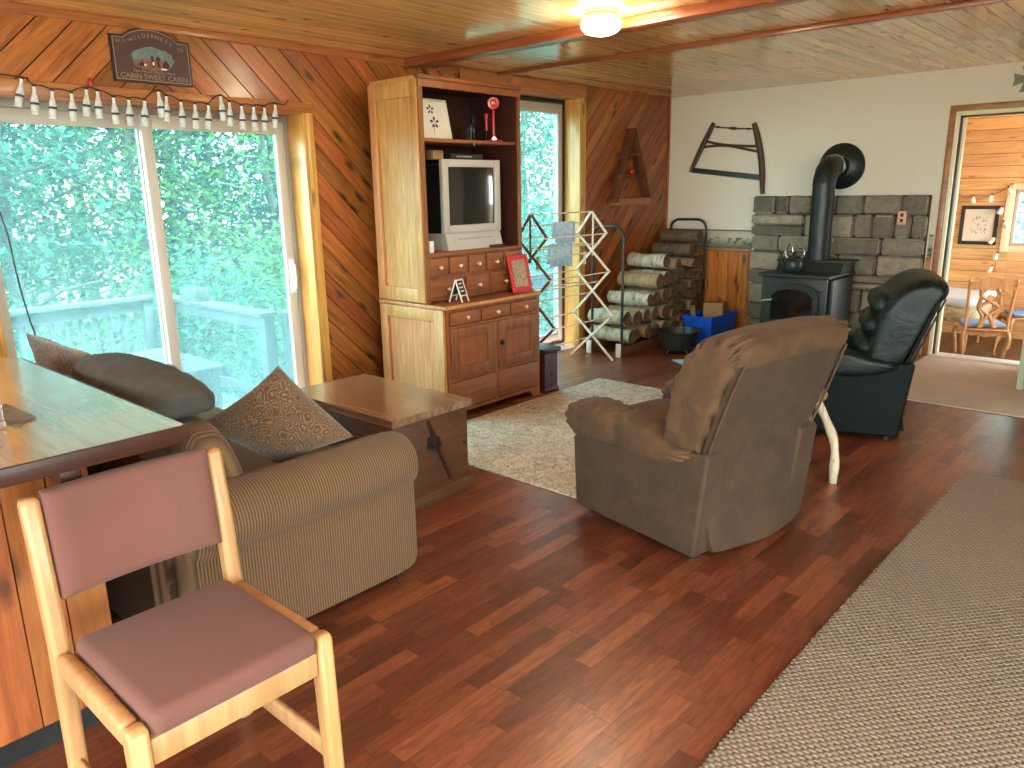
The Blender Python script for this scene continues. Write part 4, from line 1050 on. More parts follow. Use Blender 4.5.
# ------------------------------------------------------------------ things on the window wall
def wall_sign():
    yc = 2.018; t = thing('wall_sign', 'dark arched wooden cabin sign hanging over the sliding door', 'sign', (WX+.002, yc, 2.20))
    def outline(k):
        w, zb, zs = .213-k, -.115+k, .117-k
        pts = [(-w, zb), (w, zb), (w, zs), (.155-k*.5, zs)]
        for i in range(11):
            u = 1-2*i/10; pts.append((.150*u*.95, zs+.004+.047*(1-u*u)**.8))
        pts += [(-.155+k*.5, zs), (-w, zs)]
        return pts
    X = Matrix(((0,0,1,0),(1,0,0,0),(0,1,0,0),(0,0,0,1)))     # (p,q,depth) -> (x=depth, y=p, z=q)
    def layer(name, mat, k, d0, d1, par):
        m = M(); m.prism([(p, q) for p, q in outline(k)], 'x', d0, d1); return m.build(name, mat, par, local=True, angle=20)
    b = layer('board', 'sign_edge', 0, 0, .016, t); layer('gold_line', 'sign_gold', .011, .016, .0172, b); f = layer('panel', 'maroon_sign', .016, .0172, .0184, b)
    m = M(); K = 28
    def blob(cx, cz, rx, rz, d0, d1, seed):
        g = random.Random(seed); return [(cx+rx*math.cos(2*PI*i/K)*(1+g.uniform(-.06,.06)), cz+rz*math.sin(2*PI*i/K)*(1+g.uniform(-.08,.08))) for i in range(K)]
    m.prism(blob(0, .012, .115, .058, 0, 0, 2), 'x', .0184, .0188); m.mi = 1
    m.prism(blob(-.005, -.018, .10, .030, 0, 0, 3), 'x', .0188, .0192); m.mi = 2
    # a cabin, a tree and a person in the painted scene
    for poly in ([(-.012,-.03),(.006,-.03),(.006,.0),(.001,.012),(.004,.024),(-.006,.030),(-.012,.018),(-.010,.004)], [(.022,-.03),(.034,-.03),(.034,.004),(.044,.012),(.028,.03),(.014,.012),(.022,.004)], [(.05,-.028),(.085,-.03),(.085,-.01),(.068,.012),(.05,-.01)], [(-.075,-.03),(-.05,-.03),(-.05,-.014),(-.063,-.004),(-.075,-.014)]): m.prism(poly, 'x', .0192, .0196)
    m.mi = 3; m.prism(blob(.0, -.012, .006, .010, 0, 0, 4), 'x', .0196, .0199); m.prism(blob(.055, -.036, .018, .005, 0, 0, 5), 'x', .0192, .0195); m.prism(blob(-.055, -.022, .018, .006, 0, 0, 6), 'x', .0192, .0195)
    m.build('painting', ['sign_sky', 'sign_land', 'sign_dark', 'paper_white'], f, local=True, angle=20)
    def put(m, s, size, y, z, rot=0, wide=1.0):
        m.text(s, size, Matrix.Translation((.0186, y, z)) @ Matrix.Rotation(rot, 4, 'X') @ X, .0003, wide=wide)
    m = M(); put(m, 'CABIN SWEET CABIN', .037, 0, -.094, 0, 1.03); put(m, 'The Finest Home Here', .022, 0, -.062, 0, 1.1)
    arc = 'WILDERNESS'
    for i, ch in enumerate(arc):
        u = (i-(len(arc)-1)/2)/(len(arc)/2); put(m, ch, .028, u*.115, .118-.036*u*u, -u*.45)
    put(m, 'W. R.', .024, -.158, .078, .12); put(m, 'CO.', .022, .160, .066, -.2)
    m.build('lettering', 'sign_text', f, local=True, flat=True, normals=False)
wall_sign()
# bottle lights
def bottle_lights():
    ys = [1.354,1.403,1.481,1.568,1.642,1.694,1.769,1.847,1.93,2.01,2.051,2.129,2.209,2.289,2.368,2.42,2.494,2.572,2.645,2.721]
    zs = [2.05,2.02,2.005,2.0,2.025,2.02,1.995,1.99,1.99,2.042,2.022,1.998,1.99,1.99,2.045,2.016,2.0,2.0,2.0,2.022]
    tilt = [-.25,-.1,-.1,-.05,-.12,-.05,0,-.05,-.12,.05,-.1,0,-.05,-.1,.05,-.05,0,0,-.06,-.1]
    ords = ['first','second','third','fourth','fifth','sixth','seventh','eighth','ninth','tenth','eleventh','twelfth','thirteenth','fourteenth','fifteenth','sixteenth','seventeenth','eighteenth','nineteenth','twentieth']
    x = WX+.055
    pts = [(WX+.04,1.0,2.075)]
    for i, (y, z) in enumerate(zip(ys, zs)):
        pts.append((x-.008, y, z+.011))
        if i < 19: pts.append((x-.010, (y+ys[i+1])/2, (z+zs[i+1])/2+.016))
    pts.append((WX+.03, 2.80, 2.03)); pts.append((WX+.03, 2.83, 2.06))
    cp = catmull([Vector(p) for p in pts], 4, False)
    o = M().tube(cp, .0032, 6).build('light_cord', 'cord_black', angle=80); tag(o, 'dark cord of the bottle string lights looped along the sliding door header', 'cord')
    t = thing('hanging_bottle', '', 'bottle', (x, ys[0], zs[0]), 0, 'bottle lights over the sliding door')
    M().lathe([(.0,-.133),(.0165,-.133),(.0182,-.128),(.0182,-.070),(.016,-.055),(.009,-.030),(.0075,-.010),(.0085,-.006),(.0085,-.001),(0,0)], (0,0,0), 14).build('glass_body', 'bulb_glass_white', t, local=True)
    M().lathe([(.0184,-.086),(.0190,-.086),(.0190,-.074),(.0184,-.074)], (0,0,0), 14).build('paper_label', 'bottle_label', t, local=True)
    M().lathe([(.0,-.0005),(.0092,-.0005),(.0092,.0065),(0,.007)], (0,0,0), 10).build('cap', 'cord_black', t, local=True)
    for i in range(20):
        o = t if i == 0 else copy_tree(t)
        o.location = (x, ys[i], zs[i]); o.rotation_euler = (tilt[i], .03, 0)
        o['label'] = 'miniature white bottle light hanging over the sliding door, %s from the left on the cord' % ords[i]
    o = M().lathe([(.0,-.02),(.012,-.016),(.014,.0),(.010,.016),(.004,.022),(0,.023)], (x-.004, 1.667, 2.062), 12).build('string_light_bulb', 'red_paint'); tag(o, 'single red bulb on the cord above the sliding door', 'bulb')
bottle_lights()
m = M(); cp = catmull([Vector(p) for p in [(WX+.03,1.01,2.06),(WX+.02,1.10,1.80),(WX+.04,1.165,1.45),(WX+.05,1.185,1.30),(WX+.05,1.19,1.18),(WX+.05,1.20,1.03),(WX+.05,1.215,.90),(WX+.05,1.23,.78),(WX+.05,1.24,.40),(WX+.06,1.25,.01)]], 5, False)
o = m.tube(cp, .004, 6).build('power_cable', 'cord_black', angle=80); tag(o, 'thin black cable hanging in front of the left glass panel', 'cable')
# triangular shelf
def tri_shelf():
    t = thing('triangle_shelf', 'dark wooden triangular shadow-box shelf on the diagonal boarding', 'shelf', (WX+.001, 6.62, 1.35))
    ap = (6.625, 2.05); bl = (6.335, 1.345); br = (6.925, 1.375); d0, d1 = WX+.001, WX+.115
    def plank(name, p, q, w, mat='old_or_backlit_wood'):
        m = M(); a = Vector(((d0+d1)/2, *p)); b = Vector(((d0+d1)/2, *q)); m.bar(a, b, d1-d0, w, (0, -(b-a).normalized().z, (b-a).normalized().y), .003); return m.build(name, mat, t)
    plank('side_board', (6.620, 2.055), (6.335, 1.36), .014); plank('side_board', (6.630, 2.05), (6.920, 1.40), .014)
    M().box(d0, d1+.004, bl[0], br[0]-.005, 1.330, 1.395, .004).build('bottom_board', 'pine_trim_y', t)
    for z, ya, yb_ in ((1.60, 6.415, 6.83), (1.80, 6.50, 6.745)): M().box(d0+.002, d1+.008, ya, yb_, z, z+.018, .003).build('shelf_board', 'old_or_backlit_wood', t)
    for z, y in ((1.60, 6.405), (1.80, 6.485), (1.375, 6.325)): M().box(d0+.004, d1+.012, y-.03, y+.012, z-.02, z+.025, .004).build('bracket', 'old_or_backlit_wood', t)
tri_shelf()
t = thing('ornament', 'small dark red apple ornament sitting inside the triangular shelf', 'ornament', (WX+.055, 6.64, 1.6185))
M().lathe([(0,.004),(.015,.0),(.032,.014),(.036,.034),(.028,.054),(.012,.060),(0,.054)], (0,0,0), 18).build('apple', 'red_paint', t, local=True)
m = M(); m.tube([(0,0,.055),(.003,.002,.075)], .003, 6); m.build('stem', 'old_or_backlit_wood', t, local=True)

# ------------------------------------------------------------------ saw, outlet, ornament on the white wall
def bow_saw():
    t = thing('bow_saw', 'antique wooden bow saw hanging on the white wall', 'saw', (-3.7, BY-.02, 1.75))
    y = BY-.022
    def arm(pts, w): 
        cp = catmull([(p[0], y, p[1]) for p in pts], 5, False); n = len(cp)
        return M().tube(cp, [w*(.8+.35*math.sin(PI*min(1, i/n*1.15))) for i in range(n)], 8, flat=.62, ref=(0,1,0)).build('side_arm', 'saw_wood', t, angle=70)
    arm([(-3.895,2.115),(-3.945,2.02),(-4.016,1.888),(-4.085,1.75),(-4.135,1.645)], .026)
    arm([(-3.468,2.085),(-3.440,2.01),(-3.415,1.926),(-3.375,1.765),(-3.352,1.60),(-3.345,1.50),(-3.337,1.415)], .029)
    M().tube(catmull([(-3.985,y-.006,1.945),(-3.86,y-.006,1.915),(-3.73,y-.006,1.893),(-3.58,y-.006,1.878),(-3.42,y-.006,1.868)], 4, False), [.012]*17, 8).build('crossbar', 'saw_wood', t, angle=70)
    M().tube(catmull([(-4.01,y+.008,1.884),(-3.88,y+.008,1.893),(-3.73,y+.008,1.886),(-3.58,y+.008,1.855),(-3.40,y+.008,1.815)], 4, False), [.012]*17, 8).build('crossbar', 'saw_wood', t, angle=70)
    m = M(); a, b = Vector((-4.11,y,1.662)), Vector((-3.36,y,1.572)); N_ = 40; top = []; bot = []
    for i in range(N_+1):
        p = a.lerp(b, i/N_); top.append((p.x, p.z+.026)); bot.append((p.x, p.z-.022-(.008 if i % 2 else 0)))
    m.prism(top+bot[::-1], 'y', y-.006, y+.003); m.build('blade', 'iron', t, angle=20)
    m = M(); m.tube([(-3.885,y,2.078),(-3.68,y,2.052),(-3.455,y,2.033)], .005, 6); m.tube([(-3.885,y-.005,2.073),(-3.68,y-.004,2.044),(-3.455,y-.004,2.028)], .004, 6); r = m.build('twisted_wire', 'old_or_backlit_wood', t)
    M().tube([(-3.735,y-.004,2.056),(-3.70,y-.004,2.052),(-3.66,y-.004,2.048),(-3.63,y-.004,2.044)], [.006,.015,.015,.006], 8).build('toggle', 'saw_wood', r)
    for p in ((-3.845,2.072),(-3.52,2.036)): M().tube([(p[0]-.015,y-.003,p[1]+.002),(p[0]+.015,y-.003,p[1]-.002)], .010, 8).build('ferrule', 'iron', r)
bow_saw()
t = thing('switch_plate', 'copper coloured switch plate on the stone panel', 'switch plate', (-2.015, BY-.112, 1.205))
M().box(-.035, .035, -.006, .0, -.058, .058, .004).build('plate', 'copper', t, local=True)
for z in (-.022, .024): M().box(-.012, .012, -.011, -.0062, z-.014, z+.014, .003).build('outlet_face', 'cherry_dark', t, local=True)
M().box(-.03, .03, .0005, .08, -.05, .05).build('mounting_box', 'copper', t, local=True)
t = thing('wall_cross', 'olive green wooden cross ornament with flared arms high on the white wall', 'ornament', (-1.24, BY-.002, 2.27))
m = M()
for k in range(4):
    a = k*PI/2; c, s = math.cos(a), math.sin(a); poly = [(.022,-.022),(.098,-.048),(.090,0),(.098,.048),(.022,.022)]
    m.prism([(p*c-q*s, p*s+q*c) for p, q in poly], 'y', -.018, 0)
m.prism([(-.022,-.022),(.022,-.022),(.022,.022),(-.022,.022)], 'y', -.018, 0); m.build('cross', 'olive_paint', t, local=True, angle=20)
M().lathe([(.0,-.026),(.010,-.023),(.012,-.0185),(0,-.0182)], (0,0,0), 12, 'y').build('centre_stud', 'old_or_backlit_wood', t, local=True)

# ------------------------------------------------------------------ wood stove and flue
def stove():
    t = thing('wood_stove', 'dark cast iron wood stove in front of the stone panel', 'stove', (-2.62, 6.92, 0))
    x0, x1, y0, y1 = -2.935, -2.355, 6.60, 7.20
    M().box(x0+.03, x1-.03, y0+.04, y1-.03, .16, .715, .008).build('firebox', 'iron', t)
    M().box(x0-.02, x1+.035, y0-.035, y1+.0, .716, .745, .008, 3).build('top_plate', 'iron', t)
    m = M(); m.prism([(6.86,.746),(6.92,.825),(7.20,.825),(7.20,.746)], 'x', x0+.02, x1+.02); m.build('step_top', 'iron', t)
    M().box(x0, x1+.055, 6.90, 7.21, .826, .842, .005).build('cook_plate', 'iron', t)
    M().box(x1-.028, x1+.025, y0+.10, y1-.02, .10, .70, .006).build('side_shield', 'iron', t)
    M().box(x0-.025, x0+.028, y0+.10, y1-.02, .10, .70, .006).build('side_shield', 'iron', t)
    # front frame and arched door
    M().box(x0+.0, x1, y0+.02, y0+.04, .15, .714, .006).build('front_plate', 'iron', t)
    def arch(w, h0, h1, cx=-2.645):
        pts = [(cx-w, h0), (cx+w, h0), (cx+w, h1-.07)]
        for i in range(1, 8): u = 1-2*i/8; pts.append((cx+w*u, h1-.07+.07*(1-u*u)**.6))
        return pts+[(cx-w, h1-.07)]
    outer, inner = arch(.235, .28, .665), arch(.185, .335, .615)
    m = M(); n = len(outer); vs = []; fs = []
    for d in (y0-.008, y0+.019):
        vs += [(p, d, q) for p, q in outer]+[(p, d, q) for p, q in inner]
    for i in range(n):
        j = (i+1) % n; fs += [(i, j, n+j, n+i), (2*n+i, 3*n+i, 3*n+j, 2*n+j), (i, 2*n+i, 2*n+j, j), (n+i, n+j, 3*n+j, 3*n+i)]
    m.add(vs, fs); d = m.build('door', 'iron', t, angle=30)
    M().prism(arch(.187, .333, .617), 'y', y0+.008, y0+.016).build('door_glass', 'tv_screen', d, angle=30)
    m = M(); m.tube([(-2.885,y0-.012,.505),(-2.885,y0-.05,.505)], .007, 8); m.tube([(-2.90,y0-.052,.500),(-2.80,y0-.052,.515)], [.010,.014], 10); m.build('door_handle', 'steel', d, 'bright spring door handle')
    for z in (.36, .59): M().lathe([(.0,-.022),(.012,-.022),(.012,.022),(0,.022)], (-2.405, y0-.002, z), 10).build('hinge', 'iron', d)
    M().box(x0+.01, x1-.01, y0-.05, y0+.018, .13, .155, .005).build('ash_lip', 'iron', t)
    m = M(); m.prism([(x0+.08,0),(x1-.08,0),(x1-.04,.159),(x0+.04,.159)], 'y', 6.70, 7.14); m.build('pedestal', 'iron', t)
stove()
def flue():
    t = thing('stovepipe', 'black stovepipe rising from the stove and bending into the wall', 'stovepipe', (-2.585, 7.02, .843))
    cx, cy = -2.60, 7.02; r = .094
    m = M(); m.tube([(cx,cy,.8425),(cx,cy,.90),(cx,cy,1.2),(cx,cy,1.50)], r, 28, caps=True); m.build('pipe', 'iron_pipe', t, angle=60)
    m = M()
    for k in range(4):   # gored elbow
        pass
    pts = [(cx, cy, 1.485), (cx, cy+.008, 1.535), (cx, cy+.045, 1.605), (cx, cy+.105, 1.645), (cx, cy+.16, 1.655)]
    m.tube(pts, [r+.004]*5, 28, ref=(1,0,0)); m.build('elbow', 'iron_pipe', t, angle=20)
    M().tube([(cx,cy+.155,1.655),(cx,7.36,1.655)], r+.001, 28, ref=(1,0,0)).build('horizontal_pipe', 'iron_pipe', t, angle=60)
    m = M(); m.tube([(cx,7.215,1.655),(cx,7.23,1.655)], r+.008, 28, ref=(1,0,0)); m.build('joint_ring', 'steel', t, angle=60)
    M().lathe([(.097,7.345),(.115,7.355),(.200,7.395),(.205,7.41),(.203,7.428),(0,7.428)], (cx,0,1.655), 40, 'y').build('wall_collar', 'iron_pipe', t, angle=50)
    for z in (.90, 1.19): M().tube([(cx,cy,z),(cx,cy,z+.012)], r+.003, 28).build('seam_band', 'iron_pipe', t, angle=60)
    m = M(); m.tube([(cx+r,cy-.02,1.02),(cx+r+.03,cy-.02,1.02)], .004, 6); m.tube([(cx+r+.03,cy-.02,1.005),(cx+r+.03,cy-.02,1.035)], .006, 8); m.build('damper_key', 'steel', t)
flue()
t = thing('kettle', 'dark cast iron kettle standing on the stove', 'kettle', (-2.705, 6.735, .7455))
M().lathe([(0,0),(.058,0),(.074,.012),(.084,.05),(.080,.095),(.060,.125),(.045,.130),(.045,.134),(0,.134)], (0,0,0), 26).build('body', 'kettle_black', t, local=True)
M().lathe([(.048,.1345),(.050,.140),(.030,.150),(.010,.154),(.008,.162),(.014,.170),(.010,.178),(0,.18)], (0,0,0), 20).build('lid', 'kettle_black', t, local=True)
m = M(); m.tube([(-.074,0,.06),(-.105,0,.085),(-.118,0,.125),(-.128,0,.135)], [.020,.016,.011,.010], 10); m.build('spout', 'kettle_black', t, local=True)
m = M(); m.tube(catmull([(.06,0,.118),(.088,.0,.165),(.07,.01,.205),(.03,.03,.21)], 4, False), .005, 8); m.tube(catmull([(-.055,0,.118),(-.078,0,.155),(-.085,.005,.185)], 4, False), .005, 8); m.build('bail_handle', 'steel', t, local=True)
t = thing('fire_tongs', 'small iron tongs standing upright on the stove behind the kettle', 'tongs', (-2.84, 6.985, .8425))
m = M(); m.lathe([(0,0),(.03,0),(.03,.006),(0,.007)], (0,0,0), 14); m.tube(catmull([(-.006,0,.005),(-.03,0,.05),(-.028,0,.10),(-.012,0,.135)], 4, False), .006, 8); m.build('arm', 'iron', t, local=True)
m = M(); m.tube(catmull([(.006,0,.005),(.022,0,.05),(.012,0,.10),(.022,0,.15)], 4, False), .006, 8); m.build('arm', 'steel', t, local=True)

# ------------------------------------------------------------------ firewood and its rack
def firewood():
    t = thing('log_rack', 'black tube firewood rack with a hoop at each end on two timber rails', 'rack', (-4.0, 6.5, 0))
    def hoop(y, xa, xb_, zt, name):
        r = .10; pts = [(xa,y,.012),(xa,y,.5),(xa,y,zt-r)]
        for k in range(1, 7): a = PI-k*PI/12; pts.append((xa+r+r*math.cos(a), y, zt-r+r*math.sin(a)))
        pts.append(((xa+xb_)/2, y, zt))
        for k in range(0, 7): a = PI/2-k*PI/12; pts.append((xb_-r+r*math.cos(a), y, zt-r+r*math.sin(a)))
        pts += [(xb_,y,.5),(xb_,y,.012)]
        return M().tube(pts, .0125, 10, ref=(0,1,0)).build(name, 'black_metal', t, angle=70)
    hoop(5.74, -4.165, -3.835, 1.165, 'hoop'); hoop(7.33, -4.30, -3.885, 1.165, 'hoop')
    for x, x2 in ((-4.165,-4.24), (-3.835,-3.885)):
        m = M(); m.bar((x, 5.70, .045), (x2, 7.36, .045), .04, .089, bev=.003); r = m.build('rail', 'old_or_backlit_wood', t)
        M().box(x-.026, x+.026, 5.685, 5.6985, .001, .125, .003).build('end_block', 'lattice_wood', r)
        M().box(x-.024, x+.024, 5.725, 5.757, .0895, .13, .003).build('socket', 'black_metal', r)
firewood()
def logs():
    rg = random.Random(5)
    def log(r, L, split, bark):
        m = M(); n = 14 if not split else 12; k0 = rg.uniform(0, 6)
        prof = []
        for i in range(n):
            a = 2*PI*i/n; rr = r*(1+.05*math.sin(3*a+k0)+rg.uniform(-.025,.025)); prof.append([rr*math.cos(a), rr*math.sin(a)])
        if split:
            c = -.15*r
            for q in prof: q[1] = max(q[1], c) if split == 1 else q[1]
        bend = rg.uniform(-.012,.012); vs = []; fs = []; S_ = 7
        for s in range(S_+1):
            u = s/S_; sw = 1+.05*math.sin(u*7+k0)
            for q in prof: vs.append((-L/2+L*u, q[0]*sw, q[1]*sw+bend*math.sin(PI*u)))
        K = len(prof)
        for s in range(S_):
            for i in range(K): fs.append((s*K+i, s*K+(i+1) % K, (s+1)*K+(i+1) % K, (s+1)*K+i))
        m.add(vs, fs)
        t = thing('firewood_log', '', 'log', (0,0,0), 0, 'firewood in the rack')
        m.build('bark', bark, t, local=True, angle=60)
        for s in (-1, 1):
            e = M(); b = [(s*(L/2+.0008), vs[i][1]*.97, vs[i][2]*.97) for i in (range(K) if s < 0 else range(S_*K, S_*K+K))]
            c = Vector((s*(L/2+.001), sum(p[1] for p in b)/K, sum(p[2] for p in b)/K))
            e.add(b+[tuple(c)], [(i, (i+1) % K, K) for i in range(K)]); e.build('cut_end', 'log_end', t, local=True, angle=60)
        return t
    cols = [(5.86,2),(6.01,2),(6.165,3),(6.32,4),(6.475,5),(6.635,6),(6.80,6),(6.965,7),(7.13,7)]
    rows = ['bottom','second','third','fourth','fifth','sixth','seventh','eighth']
    names = ['frontmost','second','third','fourth','fifth','sixth','seventh','eighth','rearmost']
    for ci, (y, n) in enumerate(cols):
        z = .0905
        for k in range(n):
            r = rg.uniform(.058, .072) if ci < 9 else .05
            front = ci <= 4 or (k == n-1 and ci < 6)
            bark = ('birch_bark' if rg.random() < (.8 if ci < 4 else .4) else 'tan_bark') if front else rg.choice(['brown_bark','tan_bark','brown_bark'])
            L = rg.uniform(.40, .46)
            split = 0 if (front or k == n-1) else (1 if rg.random() < .45 else 0)
            lo = r*1.06 if not split else r*.15*1.06+.004
            t = log(r, L, split, bark)
            x = -4.035+rg.uniform(-.03,.02)
            t.location = (x, y+rg.uniform(-.004,.004), z+lo+.012); t.rotation_euler = (0 if split else rg.uniform(0, 6.28), rg.uniform(-.012,.012), rg.uniform(-.02,.02))
            z = t.location.z+r*1.05+.006
            kind = {'birch_bark':'pale birch', 'tan_bark':'tan barked', 'brown_bark':'brown barked'}[bark]
            pos = 'topmost' if k == n-1 else (rows[k]+' row')
            t['label'] = '%s %s log in the rack, %s, %s stack from the near hoop' % (kind, 'split' if split else 'round', pos, names[ci])
logs()
t = thing('cauldron', 'black iron pot with a flared rim on the floor in front of the firewood', 'pot', (-3.535, 6.215, 0))
M().lathe([(.0,.03),(.09,.03),(.13,.045),(.155,.09),(.170,.15),(.195,.205),(.200,.212),(.192,.214),(.165,.16),(.145,.09),(.10,.055),(0,.05)], (0,0,0), 32).build('bowl', 'kettle_black', t, local=True)
for k in range(3):
    a = k*2*PI/3; m = M(); m.tube([(.09*math.cos(a),.09*math.sin(a),.04),(.11*math.cos(a),.11*math.sin(a),.0)], [.014,.010], 8); m.build('leg', 'kettle_black', t, local=True)
m = M(); m.tube(catmull([(-.188,0,.20),(-.215,0,.16),(-.10,.12,.12),(-.188,.0,.20)][:3], 4, False), .005, 6); m.build('handle', 'kettle_black', t, local=True)
t = thing('storage_tote', 'open blue plastic tote on the floor beside the firewood', 'tote', (-3.60, 6.96, 0))
def tote():
    m = M(); X0, X1, Y0, Y1 = -.145, .145, -.25, .25; vs = []; H = .27; tp = 1.12
    rings = [(.93, 0), (1.0, H), (1.10, H), (1.10, H-.035), (1.03, H-.035)]
    def ring(k, z): return [(X0*k, Y0*k, z), (X1*k, Y0*k, z), (X1*k, Y1*k, z), (X0*k, Y1*k, z)]
    seq = [(.93,0),(1.03,H-.035),(1.10,H-.035),(1.10,H),(1.0,H),(.90,.008)]
    for k, z in seq: vs += ring(k, z)
    fs = [(3,2,1,0)]
    for i in range(len(seq)-1):
        for j in range(4): fs.append((i*4+j, i*4+(j+1) % 4, (i+1)*4+(j+1) % 4, (i+1)*4+j))
    fs.append(tuple((len(seq)-1)*4+j for j in range(4)))
    m.add(vs, fs); b = m.build('tub', 'blue_plastic', t, local=True, angle=20)
    m = M(); m.box(-.06, .06, -.272, -.255, .150, .185, .004); m.build('grip', 'blue_plastic', b, local=True)
tote()
t = thing('cardboard_box', 'small brown cardboard box standing inside the blue tote', 'box', (-3.60, 7.04, .009), .25)
M().box(-.095, .095, -.07, .07, 0, .36, .002).build('carton', 'cardboard', t, local=True)
m = M(); m.box(-.095, .095, -.01, .01, .3605, .362); m.build('tape', 'tan_bark', t, local=True)
o = M(); o.bar((-3.66, 6.80, .012), (-3.70, 6.775, .36), .05, .012, (0,1,0), .002); o = o.build('kindling', 'tan_bark'); tag(o, 'thin split stick leaning inside the blue tote', 'stick')
o = M().prism([(-3.40,5.90),(-3.27,6.03),(-3.12,5.82),(-3.16,5.74)], 'z', .0005, .006).build('dustpan_sheet', 'ash_paper', angle=20); tag(o, 'pale blue sheet lying on the floor near the iron pot', 'sheet')

# ------------------------------------------------------------------ drying rack
def drying():
    t = thing('drying_rack', 'folding wooden clothes drying rack with lattice ends in front of the narrow glass door', 'drying rack', (-4.03, 5.08, 0))
    A = (-4.04,1.30); Rn = [(-3.88,1.117),(-3.845,.79),(-3.805,.405)]; Ln = [(-4.19,1.11),(-4.21,.785),(-4.235,.395)]; F = [(-3.795,.006),(-4.255,.006)]
    Y = (4.73, 5.54)
    bars = [(A,Ln[0],0),(A,Rn[0],1),(Rn[0],Ln[1],0),(Ln[0],Rn[1],1),(Rn[1],Ln[2],0),(Ln[1],Rn[2],1),(Rn[2],F[1],0),(Ln[2],F[0],1)]
    for y, mat, sg in ((Y[0], 'old_or_backlit_wood', -1), (Y[1], 'lattice_wood', 1)):  # near end's slats coloured darker to stand in for backlight
        for p, q, lay in bars:
            yy = y+(lay*.011-.0055)
            M().bar((p[0],yy,p[1]), (q[0],yy,q[1]), .022, .010, (0,1,0), .002).build('lattice_slat', mat, t).data
        M().bar((-4.035,y+.018*sg,1.30), (-4.035,y+.018*sg,.92), .016, .010, (0,1,0), .002).build('prop', mat, t)
    mids = [((-4.035),.95),((-4.03),.60),((-4.02),.20)]
    pts = [A]+Rn+Ln+mids+[(-3.96,1.03),(-4.12,1.03),(-4.115,1.209),(-3.95,.70),(-4.12,.69)]
    for p in pts: M().tube([(p[0],Y[0]-.02,p[1]),(p[0],Y[1]+.02,p[1])], .0055, 8).build('dowel', 'dowel', t)
drying()
def cloth(name, label, y0, y1, x, zt, zb, seed):
    m = M(); n = 10; vs = []; fs = []; g = random.Random(seed); ph = g.uniform(0, 6)
    rows_ = [(-1, zb+.03), (-1, (zb+zt)/2), (-.8, zt-.006), (0, zt+.009), (.8, zt-.006), (1, (zb+zt)/2), (1, zb)]
    for s, z in rows_:
        for i in range(n+1):
            u = i/n; vs.append((x+s*.014+.0025*math.sin(u*9+ph)*(1 if z < zt else 0), y0+(y1-y0)*u, z+.006*math.sin(u*5+ph)*(z < zt-.02)))
    for a in range(len(rows_)-1):
        for i in range(n): fs.append((a*(n+1)+i, a*(n+1)+i+1, (a+1)*(n+1)+i+1, (a+1)*(n+1)+i))
    m.add(vs, fs); o = m.build(name, 'blue_cloth', angle=80); sl = o.modifiers.new('thick', 'SOLIDIFY'); sl.thickness = .002; sl.offset = 1
    tag(o, label, 'cloth')
cloth('wash_cloth', 'pale grey-blue cloth hanging near the top of the drying rack', 5.10, 5.38, -4.115, 1.2155, 1.05, 1)
cloth('wash_cloth', 'darker blue cloth hanging below the other one on the drying rack', 5.05, 5.35, -4.12, 1.0365, .85, 2)
for lab, y, x, z in (('wooden clothespin clipped near the backlit, darkened end of the drying rack', 4.80, -4.035, .955), ('wooden clothespin clipped near the pale end of the drying rack', 5.44, -4.035, .955)):
    t = thing('clothespin', lab, 'clothespin', (x, y, z))
    for s in (-1, 1): M().bar((s*.007, 0, .012), (s*.009, 0, -.10), .010, .006, (1,0,0), .001).build('prong', 'dowel' if y > 5 else 'old_or_backlit_wood', t, local=True)

